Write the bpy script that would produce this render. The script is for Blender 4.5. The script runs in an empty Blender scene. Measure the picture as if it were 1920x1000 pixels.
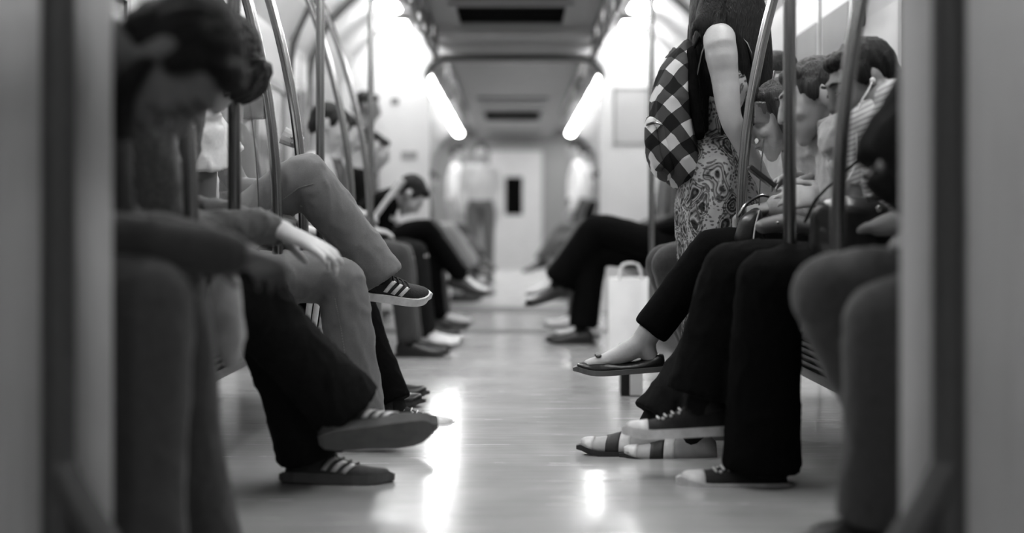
import bpy, bmesh, math, random
from mathutils import Vector, Matrix, noise
random.seed(7)
V = Vector
S = bpy.context.scene
C = S.collection

# ------------------------------------------------------------------ camera, world, exposure
CAM_Z = 0.66
FPX = 1920 * 50 / 36.0
cd = bpy.data.cameras.new('camera')
cam = bpy.data.objects.new('camera', cd)
C.objects.link(cam)
cam.location = (0, 0, CAM_Z)
cam.rotation_euler = (math.pi / 2, 0, 0)
cd.lens = 50; cd.sensor_width = 36; cd.sensor_fit = 'HORIZONTAL'
cd.shift_x = -5 / 1920; cd.shift_y = -70 / 1920
cd.clip_start = 0.05; cd.clip_end = 100
cd.dof.use_dof = True
cd.dof.focus_distance = 4.5
cd.dof.aperture_fstop = 1.2
S.camera = cam
S.view_settings.view_transform = 'Standard'
S.view_settings.look = 'None'
S.view_settings.gamma = 1
S.view_settings.use_curve_mapping = False
S.view_settings.exposure = 0.25
w = bpy.data.worlds.new('world'); S.world = w
w.use_nodes = True
w.node_tree.nodes['Background'].inputs[0].default_value = (.5, .5, .5, 1)
w.node_tree.nodes['Background'].inputs[1].default_value = 0.12
LAMP = 34.0            # emission of the car's fluorescent lamps

def W(px, py, s):
    """point of the car seen at photo pixel (px,py) at the depth where one metre is s pixels"""
    return V(((px - 965) / s, FPX / s, CAM_Z - (py - 430) / s))

# ------------------------------------------------------------------ materials
def lin(v):
    v = v / 255.0
    return v / 12.92 if v <= .04045 else ((v + .055) / 1.055) ** 2.4

MATS = {}
def nodes_of(name, g, rough=.6, metal=0.0, spec=.5, coat=0.0):
    m = bpy.data.materials.new(name); m.use_nodes = True
    nt = m.node_tree; p = nt.nodes['Principled BSDF']
    c = lin(g)
    p.inputs['Base Color'].default_value = (c, c, c, 1)
    p.inputs['Roughness'].default_value = rough
    p.inputs['Metallic'].default_value = metal
    p.inputs['Specular IOR Level'].default_value = spec
    p.inputs['Coat Weight'].default_value = coat
    return m, nt, p

def mat(name, g, rough=.6, metal=0.0, spec=.5, var=.12, scale=30, bump=0.0, bscale=60, stretch=(1, 1, 1), coat=0.0, sheen=0.0):
    if name in MATS: return MATS[name]
    m, nt, p = nodes_of(name, g, rough, metal, spec, coat)
    tc = nt.nodes.new('ShaderNodeTexCoord')
    mp = nt.nodes.new('ShaderNodeMapping'); mp.inputs['Scale'].default_value = stretch
    nt.links.new(tc.outputs['Object'], mp.inputs['Vector'])
    if var:
        n = nt.nodes.new('ShaderNodeTexNoise'); n.inputs['Scale'].default_value = scale; n.inputs['Detail'].default_value = 4
        nt.links.new(mp.outputs[0], n.inputs['Vector'])
        r = nt.nodes.new('ShaderNodeMapRange')
        r.inputs['From Min'].default_value = .3; r.inputs['From Max'].default_value = .7
        c = lin(g)
        r.inputs['To Min'].default_value = c * (1 - var); r.inputs['To Max'].default_value = min(1, c * (1 + var))
        nt.links.new(n.outputs[0], r.inputs['Value'])
        nt.links.new(r.outputs[0], p.inputs['Base Color'])
    if bump:
        n = nt.nodes.new('ShaderNodeTexNoise'); n.inputs['Scale'].default_value = bscale; n.inputs['Detail'].default_value = 3
        nt.links.new(mp.outputs[0], n.inputs['Vector'])
        b = nt.nodes.new('ShaderNodeBump'); b.inputs['Strength'].default_value = bump; b.inputs['Distance'].default_value = .01
        nt.links.new(n.outputs[0], b.inputs['Height'])
        nt.links.new(b.outputs[0], p.inputs['Normal'])
    if sheen:
        p.inputs['Sheen Weight'].default_value = sheen
    MATS[name] = m
    return m

def cloth(name, g, var=.15, scale=90, bump=.35, bscale=14):
    return mat(name, g, rough=.92, spec=.06 if g < 40 else .15, var=var, scale=scale, bump=bump, bscale=bscale, sheen=0 if g < 40 else .15)

def emit(name, s, g=255):
    m = bpy.data.materials.new(name); m.use_nodes = True
    p = m.node_tree.nodes['Principled BSDF']
    p.inputs['Base Color'].default_value = (.8, .8, .8, 1)
    p.inputs['Emission Color'].default_value = (1, 1, 1, 1)
    p.inputs['Emission Strength'].default_value = s
    return m

M_skin = mat('skin', 165, rough=.5, spec=.35, var=.08, scale=14, bump=.08, bscale=120)
M_skin_d = mat('skin_tan', 118, rough=.5, spec=.35, var=.08, scale=14)
M_hair = mat('hair_black', 10, rough=.5, spec=.3, var=.5, scale=60, bump=.9, bscale=55, stretch=(6, 6, .5))
M_hair_b = mat('hair_brown', 40, rough=.5, spec=.4, var=.4, scale=60, bump=.8, bscale=50, stretch=(5, 5, .6))
M_dark = mat('dark_eye', 18, rough=.2, var=0)
M_steel = mat('brushed_steel', 150, rough=.22, metal=1.0, var=.1, scale=40, stretch=(1, 1, .05))
M_steel_d = mat('dull_steel', 95, rough=.4, metal=.9, var=.1, scale=30, stretch=(1, 1, .05))
M_rub = mat('rubber_white', 205, rough=.55, var=.15, scale=40)
M_rubg = mat('rubber_gray', 105, rough=.65, var=.15, scale=40)
M_rubd = mat('rubber_dark', 40, rough=.6, var=.2, scale=40)
M_black = mat('black_leather', 20, rough=.32, var=.2, scale=40, bump=.1, bscale=90)
M_white = mat('white_trim', 225, rough=.6, var=.05)

def pmat(name, build):
    """pattern material: build(nt, principled, objectcoord output)"""
    m, nt, p = nodes_of(name, 128, .9, spec=.15)
    tc = nt.nodes.new('ShaderNodeTexCoord')
    build(nt, p, tc.outputs['Object'])
    MATS[name] = m
    return m

def math_n(nt, op, a, b=None):
    n = nt.nodes.new('ShaderNodeMath'); n.operation = op
    for i, x in enumerate((a, b)):
        if x is None: continue
        if isinstance(x, (int, float)): n.inputs[i].default_value = x
        else: nt.links.new(x, n.inputs[i])
    return n.outputs[0]

def ramp(nt, fac, stops, interp='LINEAR'):
    r = nt.nodes.new('ShaderNodeValToRGB'); r.color_ramp.interpolation = interp
    el = r.color_ramp.elements
    while len(el) < len(stops): el.new(0.5)
    for e, (pos, g) in zip(el, stops):
        e.position = pos; c = lin(g); e.color = (c, c, c, 1)
    nt.links.new(fac, r.inputs[0])
    return r.outputs[0]

def gingham(nt, p, co):
    mp = nt.nodes.new('ShaderNodeMapping'); mp.inputs['Rotation'].default_value = (.35, math.radians(40), .2)
    nt.links.new(co, mp.inputs[0])
    wob = nt.nodes.new('ShaderNodeTexNoise'); wob.inputs['Scale'].default_value = 9
    nt.links.new(co, wob.inputs['Vector'])
    sx = nt.nodes.new('ShaderNodeSeparateXYZ'); nt.links.new(mp.outputs[0], sx.inputs[0])
    def st(o, per):
        a = math_n(nt, 'ADD', o, math_n(nt, 'MULTIPLY', wob.outputs[0], .03))
        return math_n(nt, 'GREATER_THAN', math_n(nt, 'FRACT', math_n(nt, 'DIVIDE', a, per)), .5)
    a = st(sx.outputs[0], .088); b = st(sx.outputs[2], .088)
    v = math_n(nt, 'MULTIPLY', math_n(nt, 'ADD', a, b), .5)
    nt.links.new(ramp(nt, v, [(0, 205), (.25, 72), (.75, 26)], 'CONSTANT'), p.inputs['Base Color'])
M_gingham = pmat('gingham_cloth', gingham)

def paisley(nt, p, co):
    n = nt.nodes.new('ShaderNodeTexNoise'); n.inputs['Scale'].default_value = 6
    nt.links.new(co, n.inputs['Vector'])
    mx = nt.nodes.new('ShaderNodeVectorMath'); mx.operation = 'MULTIPLY_ADD'
    nt.links.new(n.outputs['Color'], mx.inputs[0]); mx.inputs[1].default_value = (.17, .17, .17)
    nt.links.new(co, mx.inputs[2])
    mp = nt.nodes.new('ShaderNodeMapping'); mp.inputs['Scale'].default_value = (1.15, 1.15, .62); mp.inputs['Rotation'].default_value = (.1, .3, .0)
    nt.links.new(mx.outputs[0], mp.inputs[0])
    v = nt.nodes.new('ShaderNodeTexVoronoi'); v.inputs['Scale'].default_value = 12.5; v.inputs['Randomness'].default_value = .75
    nt.links.new(mp.outputs[0], v.inputs['Vector'])
    big = ramp(nt, v.outputs['Distance'], [(0, 45), (.07, 130), (.12, 45), (.19, 120), (.24, 40), (.29, 50), (.34, 165), (.38, 60), (.43, 150), (.47, 75), (.52, 165), (.9, 150)])
    f = nt.nodes.new('ShaderNodeTexVoronoi'); f.inputs['Scale'].default_value = 75
    nt.links.new(mx.outputs[0], f.inputs['Vector'])
    small = ramp(nt, f.outputs['Distance'], [(0, 20), (.34, 70), (.46, 255), (1, 255)])
    mul = nt.nodes.new('ShaderNodeMix'); mul.data_type = 'RGBA'; mul.blend_type = 'MULTIPLY'; mul.inputs[0].default_value = .75
    nt.links.new(big, mul.inputs[6]); nt.links.new(small, mul.inputs[7])
    nt.links.new(mul.outputs[2], p.inputs['Base Color'])
M_paisley = pmat('paisley_cloth', paisley)

def stripes(per, g1, g2, duty, axis=2, rot=(0, .5, 0)):
    def f(nt, p, co):
        mp = nt.nodes.new('ShaderNodeMapping'); mp.inputs['Rotation'].default_value = rot
        nt.links.new(co, mp.inputs[0])
        sx = nt.nodes.new('ShaderNodeSeparateXYZ'); nt.links.new(mp.outputs[0], sx.inputs[0])
        q = math_n(nt, 'FRACT', math_n(nt, 'DIVIDE', sx.outputs[axis], per))
        nt.links.new(ramp(nt, q, [(0, g1), (duty, g2)], 'CONSTANT'), p.inputs['Base Color'])
    return f
M_striped = pmat('striped_shirt_cloth', stripes(.012, 175, 130, .7))

# ------------------------------------------------------------------ mesh builder
class MB:
    def __init__(s): s.v = []; s.f = []
    def add(s, vs, fs):
        o = len(s.v); s.v += [tuple(x) for x in vs]; s.f += [[i + o for i in f] for f in fs]
    def rings(s, rings, cap0=True, cap1=True):
        n = len(rings[0]); vs = [p for r in rings for p in r]; fs = []
        for k in range(len(rings) - 1):
            for i in range(n):
                j = (i + 1) % n
                fs.append([k * n + i, k * n + j, (k + 1) * n + j, (k + 1) * n + i])
        if cap0: fs.append(list(range(n))[::-1])
        if cap1: fs.append([(len(rings) - 1) * n + i for i in range(n)])
        s.add(vs, fs)
    def tube(s, pts, rad, ref=(0, 0, 1), n=14, sub=4, rnd=True):
        pts = [V(p) for p in pts]
        rad = [(r, r) if isinstance(r, (int, float)) else r for r in rad]
        P = []; R = []
        m = len(pts)
        for i in range(m - 1):
            p0 = pts[max(i - 1, 0)]; p1 = pts[i]; p2 = pts[i + 1]; p3 = pts[min(i + 2, m - 1)]
            for k in range(sub):
                t = k / sub
                P.append(.5 * ((2 * p1) + (p2 - p0) * t + (2 * p0 - 5 * p1 + 4 * p2 - p3) * t * t + (3 * p1 - p0 - 3 * p2 + p3) * t ** 3))
                tt = t
                R.append(tuple(rad[i][q] * (1 - tt) + rad[i + 1][q] * tt for q in (0, 1)))
        P.append(pts[-1]); R.append(rad[-1])
        T = [(P[min(i + 1, len(P) - 1)] - P[max(i - 1, 0)]).normalized() for i in range(len(P))]
        if rnd:
            a = min(R[0]); b = min(R[-1])
            hp = [(pts[0] - T[0] * a * of, tuple(x * sc for x in R[0])) for sc, of in ((.15, .99), (.5, .87), (.87, .5))]
            tp = [(pts[-1] + T[-1] * b * of, tuple(x * sc for x in R[-1])) for sc, of in ((.87, .5), (.5, .87), (.15, .99))]
            P = [h[0] for h in hp] + P + [h[0] for h in tp]
            R = [h[1] for h in hp] + R + [h[1] for h in tp]
            T = [T[0]] * 3 + T + [T[-1]] * 3
        u = V(ref); rings = []
        for p, r, t in zip(P, R, T):
            q = u - t * u.dot(t)
            if q.length < 1e-3: q = t.orthogonal()
            q.normalize(); vv = t.cross(q)
            rings.append([p + q * (r[0] * math.cos(2 * math.pi * i / n)) + vv * (r[1] * math.sin(2 * math.pi * i / n)) for i in range(n)])
        s.rings(rings)
    def ell(s, c, r, ax=None, n=14, m=9):
        ax = ax or (V((1, 0, 0)), V((0, 1, 0)), V((0, 0, 1))); c = V(c)
        rings = []
        for k in range(m + 1):
            th = math.pi * (.03 + .94 * k / m)
            rings.append([c + ax[0] * (r[0] * math.sin(th) * math.cos(2 * math.pi * i / n)) + ax[1] * (r[1] * math.sin(th) * math.sin(2 * math.pi * i / n)) - ax[2] * (r[2] * math.cos(th)) for i in range(n)])
        s.rings(rings)
    def box(s, lo, hi, M=None):
        x0, y0, z0 = lo; x1, y1, z1 = hi
        vs = [V(p) for p in ((x0, y0, z0), (x1, y0, z0), (x1, y1, z0), (x0, y1, z0), (x0, y0, z1), (x1, y0, z1), (x1, y1, z1), (x0, y1, z1))]
        if M: vs = [M @ p for p in vs]
        s.add(vs, [[3, 2, 1, 0], [4, 5, 6, 7], [0, 1, 5, 4], [1, 2, 6, 5], [2, 3, 7, 6], [3, 0, 4, 7]])

def link(name, mb, material, parent=None, smooth=False, bevel=0):
    me = bpy.data.meshes.new(name)
    off = parent_loc(parent)
    me.from_pydata([tuple(V(p) - off) for p in mb.v], [], mb.f)
    me.materials.append(material)
    if bevel:
        bm = bmesh.new(); bm.from_mesh(me)
        bmesh.ops.bevel(bm, geom=bm.edges[:], offset=bevel, segments=2, affect='EDGES', profile=.6)
        bm.to_mesh(me); bm.free()
    if smooth: me.polygons.foreach_set('use_smooth', [True] * len(me.polygons))
    me.update()
    o = bpy.data.objects.new(name, me); C.objects.link(o)
    if parent: o.parent = parent
    return o

def parent_loc(p):
    r = V((0, 0, 0))
    while p:
        r += p.location; p = p.parent
    return r

def solid(name, mb, material, parent=None, voxel=.01, it=6, wr=0, wf=16, ws=(1, 1, .6), post=None):
    """one continuous surface grown over all the pieces of mb"""
    o = link(name, mb, material, parent)
    md = o.modifiers.new('r', 'REMESH'); md.mode = 'VOXEL'; md.voxel_size = voxel
    sm = o.modifiers.new('s', 'SMOOTH'); sm.iterations = it; sm.factor = .5
    dg = bpy.context.evaluated_depsgraph_get()
    me = bpy.data.meshes.new_from_object(o.evaluated_get(dg))
    o.modifiers.clear(); old = o.data; o.data = me; bpy.data.meshes.remove(old); me.name = name
    if wr:
        nr = [tuple(v.normal) for v in me.vertices]
        for v, n in zip(me.vertices, nr):
            c = v.co
            q = V((c.x * ws[0], c.y * ws[1], c.z * ws[2])) * wf
            d = max(0, 1 - abs(noise.noise(q)) * 2.2) ** 3; d2 = max(0, 1 - abs(noise.noise(q * 1.9 + V((5, 3, 1)))) * 2.2) ** 3
            d = d + .45 * d2 - .4
            v.co = c + V(n) * (wr * d)
    if post: post(me)
    if not me.materials: me.materials.append(material)
    me.polygons.foreach_set('use_smooth', [True] * len(me.polygons))
    me.update()
    return o

def tag(o, label=None, cat=None, group=None, kind=None):
    if label: o['label'] = label
    if cat: o['category'] = cat
    if group: o['group'] = group
    if kind: o['kind'] = kind
    return o

def empty(name, loc, label, cat, group=None):
    o = bpy.data.objects.new(name, None); o.location = loc; o.empty_display_size = .1
    C.objects.link(o)
    return tag(o, label, cat, group)

def struct(name, mb, m, smooth=False, bevel=0):
    return tag(link(name, mb, m, None, smooth, bevel), kind='structure')

def copy_tree(o, parent=None):
    c = o.copy(); C.objects.link(c)
    c.parent = parent
    for ch in list(o.children): copy_tree(ch, c)
    return c


# ------------------------------------------------------------------ the car: floor, walls, ceiling
Y0, YB, YB2, YE = -2.5, 11.3, 12.0, 24.0

def floor_mat(name, g, rough):
    m, nt, p = nodes_of(name, g, rough, spec=.6, coat=.25)
    p.inputs['Coat Roughness'].default_value = .1
    tc = nt.nodes.new('ShaderNodeTexCoord')
    n = nt.nodes.new('ShaderNodeTexNoise'); n.inputs['Scale'].default_value = 3.0; n.inputs['Detail'].default_value = 6
    nt.links.new(tc.outputs['Object'], n.inputs['Vector'])
    mp = nt.nodes.new('ShaderNodeMapping'); mp.inputs['Scale'].default_value = (1.2, 14, 1)
    nt.links.new(tc.outputs['Object'], mp.inputs[0])
    n2 = nt.nodes.new('ShaderNodeTexNoise'); n2.inputs['Scale'].default_value = 2.5; n2.inputs['Detail'].default_value = 5
    nt.links.new(mp.outputs[0], n2.inputs['Vector'])
    c = lin(g)
    r = nt.nodes.new('ShaderNodeMapRange'); r.inputs['From Min'].default_value = .3; r.inputs['From Max'].default_value = .7
    r.inputs['To Min'].default_value = c * .82; r.inputs['To Max'].default_value = c * 1.12
    nt.links.new(n.outputs[0], r.inputs['Value']); nt.links.new(r.outputs[0], p.inputs['Base Color'])
    r2 = nt.nodes.new('ShaderNodeMapRange'); r2.inputs['From Min'].default_value = .3; r2.inputs['From Max'].default_value = .7
    r2.inputs['To Min'].default_value = rough * .7; r2.inputs['To Max'].default_value = rough * 1.4
    nt.links.new(n2.outputs[0], r2.inputs['Value']); nt.links.new(r2.outputs[0], p.inputs['Roughness'])
    b = nt.nodes.new('ShaderNodeBump'); b.inputs['Strength'].default_value = .05; b.inputs['Distance'].default_value = .01
    nt.links.new(n2.outputs[0], b.inputs['Height']); nt.links.new(b.outputs[0], p.inputs['Normal'])
    return m
M_floor = floor_mat('floor_vinyl', 172, .2)
M_floor2 = floor_mat('floor_vinyl_pale', 185, .3)
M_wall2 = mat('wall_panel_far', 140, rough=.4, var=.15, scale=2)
M_wall = mat('wall_panel', 152, rough=.35, var=.04, scale=4)
M_wallw = mat('wall_white', 215, rough=.4, var=.03, scale=4)
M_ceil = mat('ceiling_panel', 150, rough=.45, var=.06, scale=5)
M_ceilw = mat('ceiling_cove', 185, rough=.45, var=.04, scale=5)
M_win = mat('window_glass', 140, rough=.08, spec=.8, var=.15, scale=1.5)
M_frame = mat('window_frame', 120, rough=.4, metal=.4, var=.05)
M_trimd = mat('trim_dark', 62, rough=.5, var=.1)
M_lamp = emit('lamp_diffuser', LAMP)
M_void = mat('vent_black', 6, rough=.9, spec=.05, var=0)

def boxm(*bs):
    mb = MB()
    for lo, hi in bs: mb.box(lo, hi)
    return mb

struct('floor', boxm(((-1.42, Y0, -.06), (1.42, YB, 0))), M_floor)
struct('floor_gangway', boxm(((-.75, YB, -.06), (.75, YB2, .004))), M_trimd)
struct('floor_second_car', boxm(((-1.42, YB2, -.06), (1.42, YE, 0))), M_floor2)
struct('trim_1', boxm(((-1.4, 9.05, 0), (1.4, 9.3, .004))), M_trimd)

PROF = [(1.40, 0), (1.40, 1.50), (1.37, 1.80), (1.27, 2.02), (1.12, 2.18), (.98, 2.28), (.66, 2.32), (.62, 2.30), (.60, 2.19)]
def shell(sgn, y0, y1, a, b, t=.04):
    pr = [(x * sgn, z) for x, z in PROF[a:b + 1]]
    out = [(x * sgn + sgn * t, z + (t if i else 0)) for i, (x, z) in enumerate(PROF[a:b + 1])]
    mb = MB(); n = len(pr); vs = []
    for y in (y0, y1):
        vs += [(x, y, z) for x, z in pr] + [(x, y, z) for x, z in out]
    fs = []
    N = 2 * n
    for i in range(n - 1):
        fs += [[i, i + 1, N + i + 1, N + i], [n + i, N + n + i, N + n + i + 1, n + i + 1], [i, n + i, n + i + 1, i + 1], [N + i, N + i + 1, N + n + i + 1, N + n + i]]
    mb.add(vs, fs); return mb
for sgn, nm in ((-1, 'left'), (1, 'right')):
    struct('wall_' + nm, shell(sgn, Y0, YB, 0, 3), M_wall)
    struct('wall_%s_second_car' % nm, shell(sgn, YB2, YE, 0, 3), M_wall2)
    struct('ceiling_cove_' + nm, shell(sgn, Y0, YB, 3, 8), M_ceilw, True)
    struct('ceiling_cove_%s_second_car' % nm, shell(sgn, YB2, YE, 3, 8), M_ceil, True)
    struct('baseboard_' + nm, boxm(((sgn * 1.40 - .012, Y0, 0), (sgn * 1.40 + .012, YB, .1))), M_trimd)
struct('ceiling', boxm(((-.62, Y0, 2.19), (.62, YB, 2.24))), M_ceil)
struct('ceiling_second_car', boxm(((-.62, YB2, 2.19), (.62, YE, 2.24))), M_ceil)

# windows and sliding doors in the side walls: frame + pane
wn = 0; dn = 0
for sgn in (-1, 1):
    for y0, y1 in ((2.6, 3.75), (3.95, 5.1), (7.6, 8.55), (9.6, 10.9)):
        wn += 1
        x = sgn * 1.395
        f = boxm(((x - .02, y0, .88), (x + .02, y1, .93)), ((x - .02, y0, 1.47), (x + .02, y1, 1.52)), ((x - .02, y0, .93), (x + .02, y0 + .05, 1.47)), ((x - .02, y1 - .05, .93), (x + .02, y1, 1.47)))
        o = struct('window_%d' % wn, f, M_frame)
        link('window_pane', boxm(((x - .008, y0 + .05, .93), (x + .008, y1 - .05, 1.47))), M_win, o)
    for y0 in (.7, 5.75, 8.75):
        dn += 1
        x = sgn * 1.39
        y1 = y0 + (1.3 if y0 > 1 and y0 < 6 else .7)
        o = struct('door_%d' % dn, boxm(((x - .015, y0, 0), (x + .015, y1, 1.85))), M_ceilw)
        ym = (y0 + y1) / 2
        link('door_pane', boxm(((x - .022, y0 + .1, .85), (x + .022, ym - .06, 1.6))), M_win, o); link('door_pane', boxm(((x - .022, ym + .06, .85), (x + .022, y1 - .1, 1.6))), M_win, o)
        link('door_seal', boxm(((x - .02, ym - .012, 0), (x + .02, ym + .012, 1.85))), M_trimd, o)
# ceiling arcs over the doorways
tn = 3
for sgn in (-1, 1):
    for y in (8.7, 9.5, 5.7):
        mb = MB(); mb.tube([(sgn * (x - .012), y, z) for x, z in PROF[1:7]], [.028] * 6, ref=(0, 1, 0), n=8, sub=3)
        struct('trim_%d' % tn, mb, M_trimd, True); tn += 1

# car end frame with the wide gangway opening (rounded upper corners)
def end_frame(y, t, hw, top, outer, ztop, r=.16):
    inner = [(-hw, 0)] + [(-hw + r - r * math.cos(a), top - r + r * math.sin(a)) for a in [i * math.pi / 16 for i in range(9)]]
    inner += [(-x, z) for x, z in inner[::-1]]
    n = len(inner)
    outr = []
    for i, (x, z) in enumerate(inner):
        if i == 0: outr.append((-outer, 0))
        elif i == n - 1: outr.append((outer, 0))
        else:
            q = (i - 1) / (n - 3)
            outr.append((-outer, ztop) if q < .26 else ((outer, ztop) if q > .74 else (-outer + 2 * outer * (q - .25) / .5, ztop)))
    vs = []
    for yy in (y, y + t): vs += [(x, yy, z) for x, z in inner] + [(x, yy, z) for x, z in outr]
    fs = []; N = 2 * n
    for i in range(n - 1):
        fs += [[i, i + 1, n + i + 1, n + i], [N + i, N + n + i, N + n + i + 1, N + i + 1], [i, N + i, N + i + 1, i + 1]]
    mb = MB(); mb.add(vs, fs); return mb, inner
mb, inner = end_frame(YB, .06, .70, 2.03, 1.42, 2.36)
struct('wall_end', mb, M_wallw)
mb = MB(); mb.tube([(x, YB - .01, z) for x, z in inner[1:-1]], [.022] * (len(inner) - 2), ref=(0, 1, 0), n=8, sub=1)
struct('trim_20', mb, M_trimd, True)
mb = MB()
for sg in (-1, 1): mb.box((sg * .70 - .02, YB - .025, 0), (sg * .70 + .02, YB + .07, 1.86))
struct('trim_21', mb, M_wallw)
mb, _ = end_frame(YB2 - .06, .06, .72, 2.06, 1.42, 2.36)
struct('wall_second_car_front', mb, M_wallw)
for sg in (-1, 1): struct('wall_gangway_' + ('left' if sg < 0 else 'right'), boxm(((sg * .76 - .02, YB + .06, 0), (sg * .76 + .02, YB2 - .06, 2.1))), M_trimd)
struct('ceiling_gangway', boxm(((-.78, YB + .06, 2.08), (.78, YB2 - .06, 2.12))), M_ceil)

# far end wall with its door and dark window
struct('wall_back', boxm(((-1.44, YE, 0), (1.44, YE + .06, 2.4))), mat('far_wall', 128, rough=.5, var=.06, scale=2))
d = struct('door_20', boxm(((-.42, YE - .05, 0), (.46, YE, 1.98))), M_ceilw)
mb = MB(); mb.tube([(-.02, YE - .06, .98), (-.02, YE - .06, 1.46)], [(.17, .012)] * 2, ref=(1, 0, 0), n=16, sub=2)
link('door_pane', boxm(((-.16, YE - .062, .9), (.13, YE - .045, 1.54))), M_void, d, bevel=.006)

# ceiling: air vents, one thing each
def vent(y, x0, x1, dy, dark, label):
    t = empty('ceiling_vent', (0, y, 2.19), label, 'air vent', 'ceiling air vents')
    f = MB(); z1, z0 = 2.192, 2.165
    f.box((x0 - .05, y - dy / 2 - .05, z0), (x1 + .05, y - dy / 2, z1)); f.box((x0 - .05, y + dy / 2, z0), (x1 + .05, y + dy / 2 + .05, z1))
    f.box((x0 - .05, y - dy / 2, z0), (x0, y + dy / 2, z1)); f.box((x1, y - dy / 2, z0), (x1 + .05, y + dy / 2, z1))
    link('frame', f, M_ceil if dark else M_frame, t)
    link('grille', boxm(((x0, y - dy / 2, 2.182), (x1, y + dy / 2, 2.188))), M_void if dark else M_frame, t)
    if dark:
        s_ = MB()
        for k in range(5): 
            yy = y - dy / 2 + dy * (k + .5) / 5
            s_.box((x0, yy - .004, 2.172), (x1, yy + .004, 2.183))
        link('slat_row', s_, M_void, t)
vent(10.05, -.40, .35, .85, True, 'wide black air vent in the ceiling just before the gangway')
vent(8.95, -.40, .35, .7, False, 'grey recessed ceiling panel at the top of the picture, nearest vent')
vent(19.0, -.40, .34, 1.5, True, 'black ceiling vent of the second car, seen through the gangway')
vent(16.8, -.40, .34, .6, False, 'pale grey ceiling grille in the second car before its black vent')
vent(22.6, -.36, .36, 1.1, False, 'farthest ceiling vent, just above the end door')
# lower ceiling edge band before the gangway
struct('beam', boxm(((-.66, 10.75, 2.13), (.66, 11.28, 2.19))), mat('beam_pale', 175, rough=.4, var=.05, scale=3), bevel=.01)

# fluorescent lamps in both coves
def lamp(x, y, L, z, wd=.075):
    o = bpy.data.objects.new('ceiling_lamp', None); o.location = (x, y, z); C.objects.link(o)
    mb = MB(); mb.box((x - wd, y - L / 2, z + .0), (x + wd, y + L / 2, z + .03))
    link('housing', mb, M_frame, o)
    mb = MB(); mb.tube([(x, y - L / 2 + .03, z - .005), (x, y + L / 2 - .03, z - .005)], [(wd * .78, .03)] * 2, ref=(1, 0, 0), n=12, sub=1)
    link('diffuser', mb, M_lamp, o, True)
    return o
ln = 0
for sgn, sd in ((-1, 'left'), (1, 'right')):
    k = 0
    for y, LL, lx in ((-.4, 1.12, .86), (3.4, 1.12, .86), (4.8, 1.12, .86), (6.2, 1.12, .86), (7.6, 1.12, .86), (8.9, 1.12, .86), (10.15, .34, .915), (11.0, .34, .92)):
        o = lamp(sgn * lx, y, LL, 2.255 if LL > 1 else 2.25, .075 if LL > 1 else .12)
        lab = 'lamp in the %s ceiling cove, ' % sd
        if y < 9.5: tag(o, lab + 'nearer than the picture shows', 'ceiling lamp', 'ceiling lamps of the near car, ' + sd)
        else: tag(o, lab + ('at the top edge of the picture' if y < 10.5 else 'right above the gangway frame'), 'ceiling lamp', 'ceiling lamps of the near car, ' + sd)
    seq = ['first and largest beyond the gangway', 'second in the row beyond the gangway', 'third in the row beyond the gangway', 'fourth in the row beyond the gangway', 'fifth in the row beyond the gangway', 'sixth in the row beyond the gangway', 'last of the row by the end wall']
    for i in range(7):
        o = lamp(sgn * .92, 13.2 + 1.6 * i, 1.35, 2.24)
        tag(o, 'glowing lamp in the %s row, %s' % (sd, seq[i]), 'ceiling lamp', 'ceiling lamps of the second car, ' + sd)

# hanging strap handles on rails below the ceiling
M_strap = mat('strap_gray', 60, rough=.5, var=.1)
M_ring = mat('strap_ring', 95, rough=.35, var=.05)
def make_strap():
    o = bpy.data.objects.new('hand_strap', None); C.objects.link(o)
    mb = MB(); mb.box((-.005, -.022, -.12), (.005, .022, .012)); link('strap', mb, M_strap, o)
    mb = MB(); pts = [(0, .045 * math.sin(a), -.165 + .045 * math.cos(a)) for a in [i * math.pi / 6 for i in range(13)]]
    mb.tube(pts, [.012] * 13, ref=(1, 0, 0), n=8, sub=1, rnd=False); link('ring', mb, M_ring, o, True)
    return o
proto = None
for sgn, sd in ((-1, 'left'), (1, 'right')):
    for y0, y1, nm in ((7.2, 11.1, 'near'), (12.4, 18.5, 'far')):
        mb = MB(); mb.tube([(sgn * .60, y0, 2.165), (sgn * .60, y1, 2.165)], [.016] * 2, n=10, sub=1)
        r = link('overhead_rail', mb, M_steel, None, True)
        tag(r, 'steel overhead rail along the %s side, %s' % (sd, 'before the gangway' if nm == 'near' else 'beyond the gangway'), 'rail')
        mb = MB()
        for yy in (y0 + .1, (y0 + y1) / 2, y1 - .1): mb = MB(); mb.tube([(sgn * .60, yy, 2.165), (sgn * .60, yy, 2.20)], [.01] * 2, n=8, sub=1); link('hanger', mb, M_steel, r, True)
        k = 0
        y = y0 + .15
        while y < y1 - .1:
            if proto is None: proto = make_strap(); o = proto
            else: o = copy_tree(proto)
            o.location = (sgn * .60, y, 2.15); o.rotation_euler = (0, 0, random.uniform(-.5, .5))
            tag(o, 'grey hand strap hanging from the %s rail %s' % (sd, 'before the gangway' if nm == 'near' else 'of the far car'), 'hand strap', 'hand straps, %s rail, %s car' % (sd, nm))
            y += .24 if nm == 'near' else .5

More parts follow.
